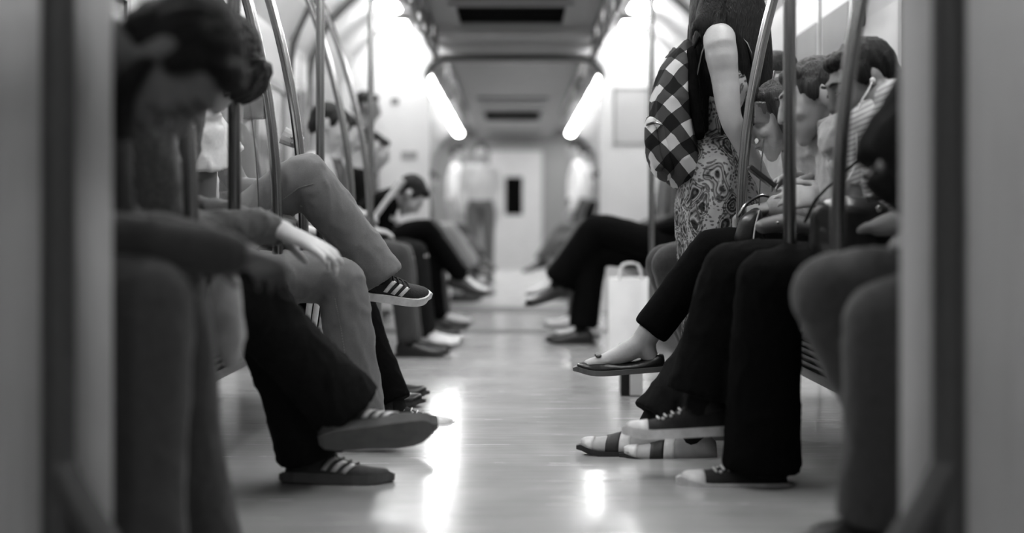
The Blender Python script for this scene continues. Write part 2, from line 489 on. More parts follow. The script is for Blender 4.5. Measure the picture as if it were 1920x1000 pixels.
# ------------------------------------------------------------------ benches
M_seat = cloth('seat_cloth', 70)
M_skirt = mat('bench_panel', 95, rough=.35, metal=.5, var=.08, scale=8)
def bench(sgn, y0, y1, label):
    t = empty('bench_seat', (sgn * 1.1, y0, 0), label, 'bench', 'bench seats along the walls')
    def bx(a, b): 
        lo = (min(sgn * a[0], sgn * b[0]), a[1], a[2]); hi = (max(sgn * a[0], sgn * b[0]), b[1], b[2]); return lo, hi
    link('seat_cushion', boxm(bx((.84, y0, .335), (1.33, y1, .40))), M_seat, t, bevel=.018)
    link('backrest', boxm(bx((1.285, y0, .40), (1.37, y1, .86))), M_seat, t, bevel=.015)
    link('base_panel', boxm(bx((1.0, y0 + .02, .15), (1.36, y1 - .02, .335))), M_skirt, t)
    g = MB()
    for k in range(7):
        z = .18 + k * .022
        g.box(*bx((.985, y0 + .05, z), (1.002, y1 - .05, z + .009)))
    link('heater_grille', g, M_frame, t)
    return t
bench(-1, 2.3, 5.7, 'long upholstered bench on the left nearest the viewer')
bench(1, 2.3, 5.7, 'long upholstered bench on the right nearest the viewer')
bench(-1, 7.2, 10.35, 'left bench just before the gangway frame')
bench(1, 7.2, 11.2, 'right bench just before the gangway frame')
bench(-1, 12.4, 17.5, 'left bench in the second car beyond the gangway')
bench(1, 12.4, 17.5, 'right bench in the second car beyond the gangway')

# ------------------------------------------------------------------ grab poles
def bow(z): return .70 + .19 * max(0, z - .65) ** 2
def curved_pole(sgn, y, label, r=.0165):
    z1 = 2.18
    zs = [.43 + (z1 - .43) * i / 10 for i in range(11)]
    mb = MB(); mb.tube([(sgn * (bow(z)), y, z) for z in zs], [r] * 11, ref=(0, 1, 0), n=14, sub=2)
    t = empty('grab_pole', (sgn * .7, y, .43), label, 'grab pole', 'curved grab poles')
    link('tube', mb, M_steel, t, True)
    mb = MB(); mb.tube([(sgn * .70, y, .44), (sgn * .90, y, .40)], [.016] * 2, n=10, sub=1); link('bracket', mb, M_steel, t, True)
    mb = MB(); x = sgn * bow(z1); mb.tube([(x, y, z1 - .02), (x, y, z1 + .04)], [.035] * 2, n=14, sub=1, rnd=False); link('flange', mb, M_steel_d, t, True)
    return t
def straight_pole(sgn, y, label, x=.70, r=.0165, z0=.0):
    t = empty('grab_pole', (sgn * x, y, z0), label, 'grab pole', 'straight grab poles')
    mb = MB(); mb.tube([(sgn * x, y, z0), (sgn * x, y, 2.30)], [r] * 2, ref=(0, 1, 0), n=14, sub=1); link('tube', mb, M_steel, t, True)
    mb = MB(); mb.tube([(sgn * x, y, 2.26), (sgn * x, y, 2.29)], [.034] * 2, ref=(0, 1, 0), n=14, sub=1, rnd=False); link('flange', mb, M_steel_d, t, True)
    mb = MB(); mb.tube([(sgn * x, y, z0 + .001), (sgn * x, y, z0 + .03)], [.034] * 2, ref=(0, 1, 0), n=14, sub=1, rnd=False); link('flange', mb, M_steel_d, t, True)
    return t
curved_pole(-1, 3.08, 'blurred dark grab pole just past the bowed heads on the left')
curved_pole(1, 3.08, 'blurred leaning grab pole in front of the man with earphones')
straight_pole(-1, 3.55, 'straight grab pole beside the white short sleeve on the left', z0=.40)
straight_pole(1, 3.62, 'straight steel grab pole in front of the faces on the right', z0=.40)
curved_pole(-1, 4.2, 'shining curved grab pole left of the raised jeans knee')
curved_pole(1, 4.4, 'sharp curved grab pole beside the standing woman in the paisley dress')
curved_pole(-1, 4.72, 'curved grab pole rising behind the raised jeans knee')
curved_pole(1, 5.6, 'thin curved grab pole behind the heads on the right')
straight_pole(-1, 5.34, 'straight grab pole right of the raised jeans knee', x=.73)
straight_pole(1, 5.44, 'straight grab pole behind the long black hair', x=.70)
curved_pole(-1, 6.15, 'blurred curved grab pole in the left background')
curved_pole(-1, 6.9, 'farther blurred curved grab pole in the left background')
straight_pole(-1, 7.17, 'blurred straight pole in front of the left white end panel', x=.725)
straight_pole(1, 7.17, 'blurred straight pole in front of the right white end panel', x=.69)

# clear acrylic clips that hold glass wind screens to the curved poles
def glass_mat(name, haze, g, rough=.25, refl=.12):
    m = bpy.data.materials.new(name); m.use_nodes = True; nt = m.node_tree
    for n in list(nt.nodes):
        if n.type != 'OUTPUT_MATERIAL': nt.nodes.remove(n)
    out = [n for n in nt.nodes if n.type == 'OUTPUT_MATERIAL'][0]
    tr = nt.nodes.new('ShaderNodeBsdfTransparent'); df = nt.nodes.new('ShaderNodeBsdfDiffuse'); gl = nt.nodes.new('ShaderNodeBsdfGlossy')
    tl = nt.nodes.new('ShaderNodeBsdfTranslucent')
    c = lin(g); df.inputs[0].default_value = (c, c, c, 1); tl.inputs[0].default_value = (c, c, c, 1)
    gl.inputs[0].default_value = (.9, .9, .9, 1); gl.inputs['Roughness'].default_value = rough
    a = nt.nodes.new('ShaderNodeMixShader'); b = nt.nodes.new('ShaderNodeMixShader'); e = nt.nodes.new('ShaderNodeMixShader')
    e.inputs[0].default_value = .5; nt.links.new(df.outputs[0], e.inputs[1]); nt.links.new(tl.outputs[0], e.inputs[2])
    tc = nt.nodes.new('ShaderNodeTexCoord'); n = nt.nodes.new('ShaderNodeTexNoise'); n.inputs['Scale'].default_value = 3
    mp = nt.nodes.new('ShaderNodeMapping'); mp.inputs['Scale'].default_value = (6, 1, .7)
    nt.links.new(tc.outputs['Object'], mp.inputs[0]); nt.links.new(mp.outputs[0], n.inputs['Vector'])
    mr = nt.nodes.new('ShaderNodeMapRange'); mr.inputs['From Min'].default_value = .3; mr.inputs['From Max'].default_value = .7
    mr.inputs['To Min'].default_value = haze * .85; mr.inputs['To Max'].default_value = min(1, haze * 1.15)
    nt.links.new(n.outputs[0], mr.inputs['Value']); nt.links.new(mr.outputs[0], a.inputs[0])
    nt.links.new(tr.outputs[0], a.inputs[1]); nt.links.new(e.outputs[0], a.inputs[2])
    b.inputs[0].default_value = refl
    nt.links.new(a.outputs[0], b.inputs[1]); nt.links.new(gl.outputs[0], b.inputs[2]); nt.links.new(b.outputs[0], out.inputs[0])
    return m
M_screen = glass_mat('screen_glass', .80, 222, .3, .10)
M_clear = glass_mat('clear_glass', .16, 170, .05, .06)
M_acry = glass_mat('acrylic', .6, 120, .1, .2)

def wind_screen(sgn, y, label):
    t = empty('wind_screen', (sgn * .8, y, .5), label, 'glass screen', 'glass screens held by the curved poles')
    x0 = .80
    vs = []
    mb = MB(); zs = [.55 + .075 * i for i in range(9)]
    r = []
    for z in zs:
        x = bow(z) + .055
        r.append([V((sgn * x, y - .004, z)), V((sgn * 1.34, y - .004, z)), V((sgn * 1.34, y + .004, z)), V((sgn * x, y + .004, z))])
    mb.rings(r); link('pane', mb, M_clear, t)
    mb = MB(); mb.tube([(sgn * (bow(z) + .055), y, z) for z in zs], [.0022] * len(zs), ref=(0, 1, 0), n=6, sub=2); link('edge', mb, M_steel, t, True)
    zc = 1.02 if sgn < 0 else 1.02
    x = bow(zc) + .012
    c = MB(); lo = (min(sgn * x, sgn * (x + .066)), y - .016, zc - .035); hi = (max(sgn * x, sgn * (x + .066)), y + .016, zc + .035)
    c.box(lo, hi); link('clip', c, M_acry, t, bevel=.006)
    return t
wind_screen(-1, 4.2, 'glass screen with square clip beside the left shining curved pole')
wind_screen(1, 4.4, 'glass screen with clear square clip behind the phone hands')
M_clipw = mat('clip_pale', 170, rough=.4, var=.2, scale=40)
t = empty('pole_clip', (-.79, 4.9, .98), 'pale bracket with two bolts between the two curved poles on the left', 'bracket')
mb = MB(); mb.tube([(-.80, 4.9, .985), (-.735, 4.9, .955)], [(.03, .012), (.024, .012)], ref=(0, 0, 1), n=12, sub=1, rnd=False); link('plate', mb, M_clipw, t)
for q in (.975, .955):
    mb = MB(); mb.tube([(-.765, 4.888, q - .0), (-.765, 4.88, q)], [.006, .005], n=10, sub=1); link('bolt', mb, M_steel, t, True)
mb = MB(); mb.tube([(-.735, 4.9, .955), (-.72, 4.75, .95)], [.012] * 2, n=8, sub=1); link('arm', mb, M_steel, t, True)

# glass partitions at the bench ends nearest the viewer, each with its pole
def partition(sgn, label, lab2, xe, xp):
    y = 2.2
    t = empty('glass_partition', (sgn * .7, y, 0), label, 'partition')
    mb = MB(); lo = (min(sgn * xe, sgn * 1.38), y + .02, .0); hi = (max(sgn * xe, sgn * 1.38), y + .028, 2.1)
    mb.box(lo, hi); link('pane', mb, M_screen, t)
    t2 = empty('partition_pole', (sgn * xp, y - .03, 0), lab2, 'grab pole')
    mb = MB(); mb.tube([(sgn * xp, y - .03, 0), (sgn * xp, y - .03, 2.25)], [.026] * 2, ref=(0, 1, 0), n=16, sub=1); link('tube', mb, M_pole, t2, True)
    mb = MB(); mb.tube([(sgn * xp, y - .03, .30), (sgn * (xp - .035), y - .035, .235), (sgn * (xp - .14), y - .05, .08), (sgn * (xp - .20), y - .06, .02)], [.026, .027, .03, .03], ref=(0, 1, 0), n=16, sub=3); link('lower_brace', mb, M_pole, t2, True)
    for z in (.6, 1.6):
        mb = MB(); mb.tube([(sgn * xp, y - .03, z), (sgn * xp, y + .022, z)], [.012] * 2, n=10, sub=1); link('clamp', mb, M_steel_d, t2, True)
M_pole = mat('pole_satin', 78, rough=.42, metal=.35, var=.06)
partition(-1, 'hazy glass partition filling the left edge of the picture', 'thick dark blurred pole at the left edge of the picture', .630, .696)
partition(1, 'hazy glass partition filling the right edge of the picture', 'thick dark blurred pole at the right edge of the picture', .604, .663)

# ------------------------------------------------------------------ people
X3, Y3, Z3 = V((1, 0, 0)), V((0, 1, 0)), V((0, 0, 1))
def mix(a, b, t): return V(a) * (1 - t) + V(b) * t

def head_frame(face, up):
    u = V(up).normalized(); f = V(face); f = (f - u * u.dot(f)).normalized(); r = f.cross(u)
    return r, f, u

def add_head(mb, c, face, up, k=1.0):
    r, f, u = head_frame(face, up); c = V(c)
    P = lambda a, b, d: c + (r * a + f * b + u * d) * k
    E = lambda p, q: mb.ell(p, tuple(x * k for x in q), (r, f, u))
    E(P(0, -.012, .030), (.074, .094, .084))
    E(P(0, .030, -.010), (.066, .060, .075))
    mb.tube([P(0, .022, -.02), P(0, .048, -.066), P(0, .062, -.100)], [(.062 * k, .050 * k), (.050 * k, .040 * k), (.026 * k, .022 * k)], ref=r, n=14)
    mb.tube([P(0, .090, .018), P(0, .104, -.012), P(0, .109, -.030)], [.010 * k, .012 * k, .015 * k], ref=r, n=10)
    E(P(0, .078, .034), (.048, .020, .012))
    for s in (-1, 1):
        E(P(.036 * s, .066, -.024), (.022, .022, .020))
        E(P(.078 * s, -.008, -.002), (.009, .020, .033))
        E(P(.031 * s, .083, .012), (.014, .010, .009))
    E(P(0, .090, -.056), (.024, .012, .006)); E(P(0, .088, -.068), (.020, .012, .007))

def face_bits(root, c, face, up, k=1.0, lids=False):
    r, f, u = head_frame(face, up); c = V(c)
    P = lambda a, b, d: c + (r * a + f * b + u * d) * k
    for s in (-1, 1):
        mb = MB()
        if lids: mb.tube([P(.046 * s, .086, .008), P(.031 * s, .095, .004), P(.018 * s, .091, .008)], [.0028] * 3, n=6, sub=2)
        else: mb.ell(P(.032 * s, .0905, .011), (.012 * k, .004 * k, .0055 * k), (r, f, u), 10, 6)
        link('eye', mb, M_dark, root, True)
        mb = MB(); mb.tube([P(.052 * s, .082, .030), P(.034 * s, .097, .036), P(.016 * s, .098, .032)], [.003, .0048, .004], n=6, sub=2)
        link('eyebrow', mb, M_hair, root, True)
    mb = MB(); mb.tube([P(-.021, .093, -.0625), P(0, .1015, -.0615), P(.021, .093, -.0625)], [.0022, .0042, .0022], n=6, sub=2)
    link('mouth', mb, mat('lips', 118, rough=.5), root, True)

def add_hand(mb, wr, d, pn, thumb, curl=.35, k=1.0, spread=.08):
    """palm, four fingers bent towards the palm normal pn, a thumb on the side"""
    d = V(d).normalized(); pn = V(pn); pn = (pn - d * d.dot(pn)).normalized(); s = V(thumb); s = (s - d * d.dot(s) - pn * pn.dot(s)).normalized()
    wr = V(wr); L = .088 * k
    mb.tube([wr - d * .02, wr + d * L * .35, wr + d * L * .95], [(.027 * k, .019 * k), (.038 * k, .017 * k), (.041 * k, .013 * k)], ref=s, n=14)
    lens = (.074, .083, .077, .060)
    for i in range(4):
        o = (.031 - .0205 * i) * k
        base = wr + d * (L * (.93 if i in (1, 2) else .86)) + s * o
        dd = (d + s * ((1.5 - i) * spread)).normalized(); p = base; pts = [p]; cu = curl * (1 + .12 * i)
        for j, q in enumerate((.45, .32, .23)):
            a = cu * (.6 + .5 * j)
            ax = s
            dd = (Matrix.Rotation(a, 3, dd.cross(pn).normalized()) @ dd).normalized()
            p = p + dd * lens[i] * k * q; pts.append(p)
        mb.tube(pts, [.0095 * k, .009 * k, .0082 * k, .007 * k], ref=pn, n=10, sub=3)
    b = wr + d * .018 * k + s * .028 * k
    t1 = b + (d * .55 + s * .65 + pn * .35).normalized() * .038 * k
    t2 = t1 + (d * .85 + s * .30 + pn * .35).normalized() * .032 * k
    t3 = t2 + (d * .95 + s * .02 + pn * .35).normalized() * .025 * k
    mb.tube([b - d * .01, t1, t2, t3], [.016 * k, .0125 * k, .0105 * k, .008 * k], ref=pn, n=10, sub=3)

M_sock = cloth('sock_dark', 30)
def seated(fx, Y, lean=.1, head=.25, kx=.57, arms='lap', cross=None, turn=0.0, hipx=1.08, reach=.0, crown=1.0, tuck=0.0):
    J = {}
    F = V((fx, 0, 0))
    pel = V((-fx * hipx, Y, .515))
    D = V((fx * math.sin(lean), 0, math.cos(lean)))
    nk = pel + D * .53 * crown
    J['pel'] = pel; J['nk'] = nk; J['che'] = mix(pel, nk, .62) - F * .02
    la = lean + head
    H = V((fx * math.sin(la * .8), 0, math.cos(la * .8)))
    J['hd'] = nk + H * .165 * crown + F * .01
    fd = V((fx * math.cos(la), math.sin(turn), -math.sin(la)))
    J['face'] = fd; J['up'] = V((fx * math.sin(la), 0, math.cos(la)))
    for k, s in (('n', -1), ('f', 1)):
        sh = nk + V((0, s * .175, 0)) - D * .055
        J['sh' + k] = sh
        if arms == 'lap':
            J['el' + k] = sh + V((fx * .05, s * .05, -.27)); J['wr' + k] = V((-fx * (.80 - reach), Y + s * .06, .655)) 
        elif arms == 'crossed':
            J['el' + k] = sh + V((fx * .06, s * .07, -.26)); J['wr' + k] = J['el' + k] + V((fx * .14, -s * .19, .02))
        elif arms == 'read':
            J['el' + k] = sh + V((fx * .10, s * .04, -.24)); J['wr' + k] = J['el' + k] + V((fx * .19, -s * .05, .10))
        J['hd' + k + '_d'] = (V((fx * .9, -s * .35, -.15)), V((0, -s * .3, -1)), V((0, -s, .2)))
        J['hp' + k] = pel + V((fx * .03, s * .09, .01))
        J['kn' + k] = V((-fx * kx, Y + s * .115, .525))
        J['an' + k] = V((-fx * (kx - .05 + tuck), Y + s * .105, .095))
        J['td' + k] = V((fx, s * .15, 0)); J['tu' + k] = Z3.copy()
    if cross in ('n', 'f'):
        s = -1 if cross == 'n' else 1
        J['kn' + cross] = V((-fx * (kx + .02), Y - s * .03, .665))
        J['an' + cross] = V((-fx * (kx - .20), Y - s * .10, .36)); J['td' + cross] = V((fx * .9, -s * .15, -.30)); J['tu' + cross] = V((fx * .3, 0, .95))
    return J

def shoe(root, ank, td, tu, kind='plain', up_m=None, so_m=None, L=.275, st_m=None):
    x = V(td).normalized(); z = V(tu); z = (z - x * x.dot(z)).normalized(); y = z.cross(x)
    O = V(ank) - x * .062 - z * .095
    k = L / .275
    T = lambda a, b, c: O + x * a * k + y * b + z * c
    flat = kind == 'flat'
    prof = [(0, .024, .062), (.025, .034, .088), (.065, .037, .092), (.105, .038, .086), (.14, .042, .070), (.18, .0455, .058), (.22, .045, .050), (.245, .0385, .045), (.258, .030, .041), (.267, .020, .036), (.272, .010, .030)]
    if flat: prof = [(0, .022, .050), (.025, .031, .056), (.065, .034, .040), (.105, .036, .034), (.14, .040, .034), (.18, .044, .044), (.22, .042, .042), (.245, .035, .037), (.258, .027, .032), (.267, .018, .028), (.272, .009, .024)]
    def at(xx):
        for (a, b, c), (d, e, f) in zip(prof, prof[1:]):
            if xx <= d: q = (xx - a) / (d - a); return b + (e - b) * q, c + (f - c) * q
        return prof[-1][1:]
    z0 = .012
    def surf(xx, th, of=0.0):
        wd, zt = at(xx); cx, sx = math.cos(th), math.sin(th)
        yy = (wd + of) * math.copysign(abs(cx) ** .8, cx); zz = z0 + (zt + of - z0) * abs(sx) ** .8
        toe = .012 * max(0, (xx - .19) / .08) ** 2
        return T(xx, yy, zz + toe)
    N = 12
    xs = [p[0] for p in prof]; xs = sorted(set(xs + [(a + b) / 2 for a, b in zip(xs, xs[1:])]))
    mb = MB(); mb.rings([[surf(xx, math.pi * i / N) for i in range(N + 1)] for xx in xs])
    sh = link('shoe', mb, up_m, root, True)
    so = MB(); r = []
    hz = .026 if kind in ('sneaker', 'canvas') else .016
    for xx in xs:
        wd, _ = at(xx); wd += .0045; toe = .014 * max(0, (xx - .19) / .08) ** 2
        a = xx + (-.004 if xx == 0 else (.004 if xx >= .2715 else 0))
        r.append([T(a, wd, toe), T(a, wd + .001, toe + hz), T(a, -wd - .001, toe + hz), T(a, -wd, toe)])
    r = [[mix(p, sum(r[0], V()) / 4, .45) - x * .012 for p in r[0]]] + r + [[mix(p, sum(r[-1], V()) / 4, .35) + x * .010 for p in r[-1]]]
    so.rings(r); link('sole', so, so_m, sh)
    if kind == 'sneaker' and st_m:
        for j in range(3):
            for sd in (0, 1):
                mb = MB(); a0 = .095 + .026 * j; g = []
                for q in range(6):
                    th = (.22 + .85 * q / 5); th = th if sd == 0 else math.pi - th
                    xa = a0 + .030 * q / 5
                    g.append((surf(xa, th, .0022), surf(xa + .0135, th, .0022)))
                vs = [p for ab in g for p in ab]
                mb.add(vs, [[2 * i, 2 * i + 1, 2 * i + 3, 2 * i + 2] for i in range(5)])
                o = link('stripe', mb, st_m, sh, True)
                md = o.modifiers.new('t', 'SOLIDIFY'); md.thickness = .0015
    if kind in ('sneaker', 'canvas'):
        for xx in (.125, .145, .165, .185):
            mb = MB(); mb.tube([surf(xx, 1.05, .003), surf(xx + .004, 1.57, .004), surf(xx, 2.1, .003)], [.003] * 3, n=6, sub=2)
            link('lace', mb, M_rub if kind == 'canvas' else up_m, sh, True)
    if kind == 'canvas':
        mb = MB(); mb.rings([[surf(xx, math.pi * i / N, .003) for i in range(N + 1)] for xx in (.215, .235, .252, .262, .2715)])
        link('toe_cap', mb, so_m, sh, True)
        mb = MB(); mb.tube([T(.045, 0, .06), T(.05, 0, .10), T(.045, 0, .15)], [(.050, .036), (.046, .036), (.043, .036)], ref=x, n=14, rnd=False); link('ankle_collar', mb, up_m, sh, True)
        for xx in (.13, .152, .174):
            for th in (.95, 2.19):
                mb = MB(); mb.ell(surf(xx, th, .002), (.0045, .0045, .0045), n=8, m=5); link('eyelet', mb, M_rub, sh, True)
    if kind == 'flat':
        mb = MB(); c = T(.205, 0, .060)
        for s_ in (-1, 1): mb.ell(c + y * .013 * s_, (.010, .014, .006), (x, y, z), 10, 6)
        mb.ell(c, (.006, .006, .007), (x, y, z), 8, 5); link('bow', mb, M_steel_d, sh, True)
    if kind == 'banded':
        for a, b, m in ((.118, .150, M_rub), (.150, .190, M_rubd), (.228, .271, M_rub)):
            mb = MB(); mb.rings([[surf(a + (b - a) * q / 4 + .012 * abs(math.cos(math.pi * i / N)), math.pi * i / N, .0025) if a + (b - a) * q / 4 + .012 < .268 else surf(a + (b - a) * q / 4, math.pi * i / N, .0025) for i in range(N + 1)] for q in range(5)])
            link('band', mb, m, sh, True)
    return sh

def person(J, label, lod=1, top=None, leg=None, skin=None, hair='short', hair_m=None, sleeve='long', shoes=('plain', None, None), group=None, dress=False, eyes=None, k=1.0,
           trouser=(.092, .070, .062, .062), skip_shoes='', wr=.004, lids=False, stripe=None, collar=None, slim=1.0, legr=None, hem=(.02, .02), hcurl=(.4, .4), hand_k=.98):
    skin = skin or M_skin; hair_m = hair_m or M_hair
    vx = {0: .0065, 1: .011, 2: .017}[lod]; vc = {0: .009, 1: .014, 2: .02}[lod]
    root = empty('person', V((J['pel'].x, J['pel'].y, 0)), label, 'person', group)
    lat = (J['shf'] - J['shn']).normalized()
    axis = (J['nk'] - J['pel']).normalized(); fwd = lat.cross(axis) 
    # body: one continuous skin
    b = MB()
    up = V(J['up']).normalized()
    add_head(b, J['hd'], J['face'], J['up'], k)
    nb = J['hd'] - up * .06 - V(J['face']).normalized() * .025
    b.tube([J['nk'] - axis * .05, mix(J['nk'], nb, .5), nb], [(.062, .058), (.052, .052), (.054, .054)], ref=lat)
    b.tube([J['pel'], J['che'], J['nk'] - axis * .06], [(.13 * slim, .09), (.14 * slim, .09), (.10, .06)], ref=lat)
    for s in 'nf':
        b.tube([J['nk'] - axis * .06, J['sh' + s], mix(J['sh' + s], J['el' + s], .5), J['el' + s], mix(J['el' + s], J['wr' + s], .35), J['wr' + s]], [.05, .054, .047, .037, .036, .025], ref=axis)
        ad = (J['el' + s] - J['sh' + s]); al = ad.length; ad.normalize()
        b.tube([J['sh' + s] + ad * al * .04, J['sh' + s] + ad * al * .2, J['sh' + s] + ad * al * .5], [.052, .054, .044], ref=lat)
        d, pn, th = J['hd' + s + '_d']
        add_hand(b, J['wr' + s], d, pn, th, hcurl[0 if s == 'n' else 1], hand_k)
        kn, an = J['kn' + s], J['an' + s]
        b.tube([mix(J['pel'], J['hp' + s], .6), J['hp' + s], mix(J['hp' + s], kn, .5), kn, mix(kn, an, .35), an], [.08, .08, .07, .052, .052, .036], ref=lat)
        x = V(J['td' + s]).normalized(); z = V(J['tu' + s]); z = (z - x * x.dot(z)).normalized()
        if shoes[0] != 'flat':
            b.tube([an, an + x * .05 - z * .045, an + x * .11 - z * .065], [(.032, .032), (.030, .022), (.024, .012)], ref=z.cross(x))
            continue
        b.tube([an, an + x * .05 - z * .03, an + x * .12 - z * .052, an + x * .175 - z * .060], [(.034, .034), (.036, .034), (.036, .022), (.030, .014)], ref=z.cross(x))
        b.tube([an, an - x * .012 - z * .03, an - x * .022 - z * .055], [.033, .031, .026], ref=z.cross(x))
    solid('body', b, skin, root, vx, 7 if lod == 0 else 3)
    if eyes: face_bits(root, J['hd'], J['face'], J['up'], k, lids)
    # hair
    r, f, u = head_frame(J['face'], J['up']); c = V(J['hd'])
    P = lambda a, bb, d: c + (r * a + f * bb + u * d) * k
    if hair:
        h = MB(); E = lambda p, q: h.ell(p, tuple(t * k for t in q), (r, f, u))
        E(P(0, -.022, .040), (.080, .095, .085)); E(P(0, -.062, -.012), (.068, .052, .066)); E(P(0, .038, .084), (.058, .046, .028))
        if hair in ('short', 'fringe'):
            for s in (-1, 1): E(P(.073 * s, .022, .03), (.012, .022, .035))
        if hair == 'fringe':
            for a in (-.045, -.02, .005, .03, .052):
                h.tube([P(a * .8, .05, .105), P(a, .092, .07), P(a * 1.05, .108, .02)], [.022, .018, .006], ref=r, n=8)
        if hair == 'bob':
            E(P(0, -.05, -.03), (.088, .06, .09))
            for s in (-1, 1): h.tube([P(.07 * s, .0, .07), P(.085 * s, .0, .0), P(.082 * s, .0, -.09)], [.03, .03, .018], ref=f, n=8)
        if hair == 'long':
            E(P(0, -.05, -.03), (.09, .065, .09))
            for j in range(22):
                a = -1.25 + 2.5 * j / 21 + random.uniform(-.06, .06); q = random.uniform(.30, .50)
                x0 = .084 * math.sin(a); y0 = -.03 - .075 * math.cos(a)
                b0 = P(x0, y0, .02); b1 = P(x0 * 1.15, y0 * 1.15, -.10); down = V((0, 0, -1))
                b2 = b1 + down * q * .5 + V((x0 * random.uniform(-.4, .4), random.uniform(-.03, .03), 0)) + (r * x0 * .4 + f * (y0 * .15)); b3 = b1 + down * q + (r * x0 * random.uniform(-.3, .5) + f * random.uniform(-.02, .02))
                h.tube([b0, b1, b2, b3], [.026, .026, .020, .006], ref=r, n=8, sub=4)
        def strands(me):
            for v in me.vertices:
                q = V(v.co)
                loc = q + parent_loc(root) - c
                t = V((loc.dot(r) * 90, loc.dot(f) * 90, loc.dot(u) * 14))
                v.co = q + V(v.normal) * .005 * noise.noise(t)
        hm = solid('hair', h, hair_m, root, vx * 1.1, 3, post=strands if lod < 2 else None)
    # shirt
    if top:
        t = MB(); A = axis
        w0 = .145 * slim
        t.tube([J['pel'] + A * .045, mix(J['pel'], J['che'], .5), J['che'], J['nk'] - A * .07, J['nk'] - A * .005], [(w0 + .02, .128), (w0 + .015, .122), (w0 + .025, .122), (.135, .088), (.062, .060)], ref=lat, n=20)
        for s in 'nf':
            sh, el, wrp = J['sh' + s], J['el' + s], J['wr' + s]
            if sleeve == 'none': continue
            if sleeve == 'long': t.tube([mix(J['nk'] - A * .07, sh, .5), sh, mix(sh, el, .5), el, mix(el, wrp, .5), mix(el, wrp, .92)], [.066, .068, .060, .054, .048, .040], ref=A)
            else: t.tube([mix(J['nk'] - A * .07, sh, .5), sh, mix(sh, el, .35), mix(sh, el, .62)], [.066, .070, .072, .076], ref=A, rnd=False)
        so = solid('shirt', t, top, root, vc, 5, wr if lod < 2 else 0, 15)
        if collar:
            mb = MB(); cc = J['nk'] + A * .018
            fw = lat.cross(A)
            pts = [cc + lat * .068 * math.cos(a) + fw * .068 * math.sin(a) + A * (.012 * math.sin(a)) for a in [i * math.pi / 8 for i in range(17)]]
            mb.tube(pts, [(.008, .022)] * 17, ref=lat.cross(A), n=8, sub=1, rnd=False); link('collar', mb, collar, root, True)
    # trousers
    if leg and not dress:
        t = MB(); a, bb, cc, dd = trouser
        t.tube([J['pel'] + axis * .09, J['pel'] + axis * .035], [(.165 * slim, .125), (.17 * slim, .13)], ref=lat, n=18)
        for i, s in enumerate('nf'):
            hp, kn, an = J['hp' + s], J['kn' + s], J['an' + s]
            hb = kn + (an - kn).normalized() * ((an - kn).length + hem[i])
            fwk = ((kn - hp).normalized() - (an - kn).normalized()).normalized()
            t.tube([mix(J['pel'], hp, .5), hp, mix(hp, kn, .55), kn - (kn - hp).normalized() * .02 + (an - kn).normalized() * .0, mix(kn, hb, .28), mix(kn, hb, .62), hb],
                   [a * 1.05, a, (a + bb) / 2, bb, (bb + cc) / 2, cc, dd], ref=lat, n=18, rnd=False)
            t.ell(kn, (bb * .96,) * 3)
        tr = solid('trousers', t, leg, root, vc, 6, wr if lod < 2 else 0, 13)
        if stripe:
            pass
    if shoes[0] != 'flat':
        for s in 'nf':
            an, kn = J['an' + s], J['kn' + s]; x = V(J['td' + s]).normalized()
            mb = MB(); mb.tube([an + (kn - an).normalized() * .13, an + (kn - an).normalized() * .04, an - V(J['tu' + s]).normalized() * .03 + x * .015], [.045, .041, .036], n=14, sub=3)
            if lod < 2: link('sock', mb, shoes[3] if len(shoes) > 3 else M_sock, root, True)
    # shoes
    kind, um, sm = shoes[:3]
    um = um or M_black; sm = sm or M_rubd
    for s in 'nf':
        if s in skip_shoes: continue
        if lod == 2: kd = 'plain'
        else: kd = kind
        shoe(root, J['an' + s], J['td' + s], J['tu' + s], kd, um, sm, L=.272, st_m=M_rub)
    return root

# ------------------------------------------------------------------ the people nearest the focus
D_dark = cloth('denim_dark', 27); D_mid = cloth('denim_mid', 104, var=.10, scale=420, bump=.3); D_gray = cloth('trouser_gray', 66)
C_black = cloth('cloth_black', 9, var=.3); C_blk2 = cloth('cloth_soft_black', 13, var=.25)
C_gray = cloth('cloth_gray', 92); C_dgray = cloth('cloth_dark_gray', 54); C_white = cloth('cloth_white', 238, var=.05); C_light = cloth('cloth_light', 175, var=.08)
M_suede = mat('suede_gray', 62, rough=.85, var=.2, scale=60, bump=.2, bscale=150)
M_canvas = mat('canvas_black', 24, rough=.85, var=.2, scale=80, bump=.2, bscale=150)
M_solegray = mat('sole_gray', 82, rough=.7, var=.15)

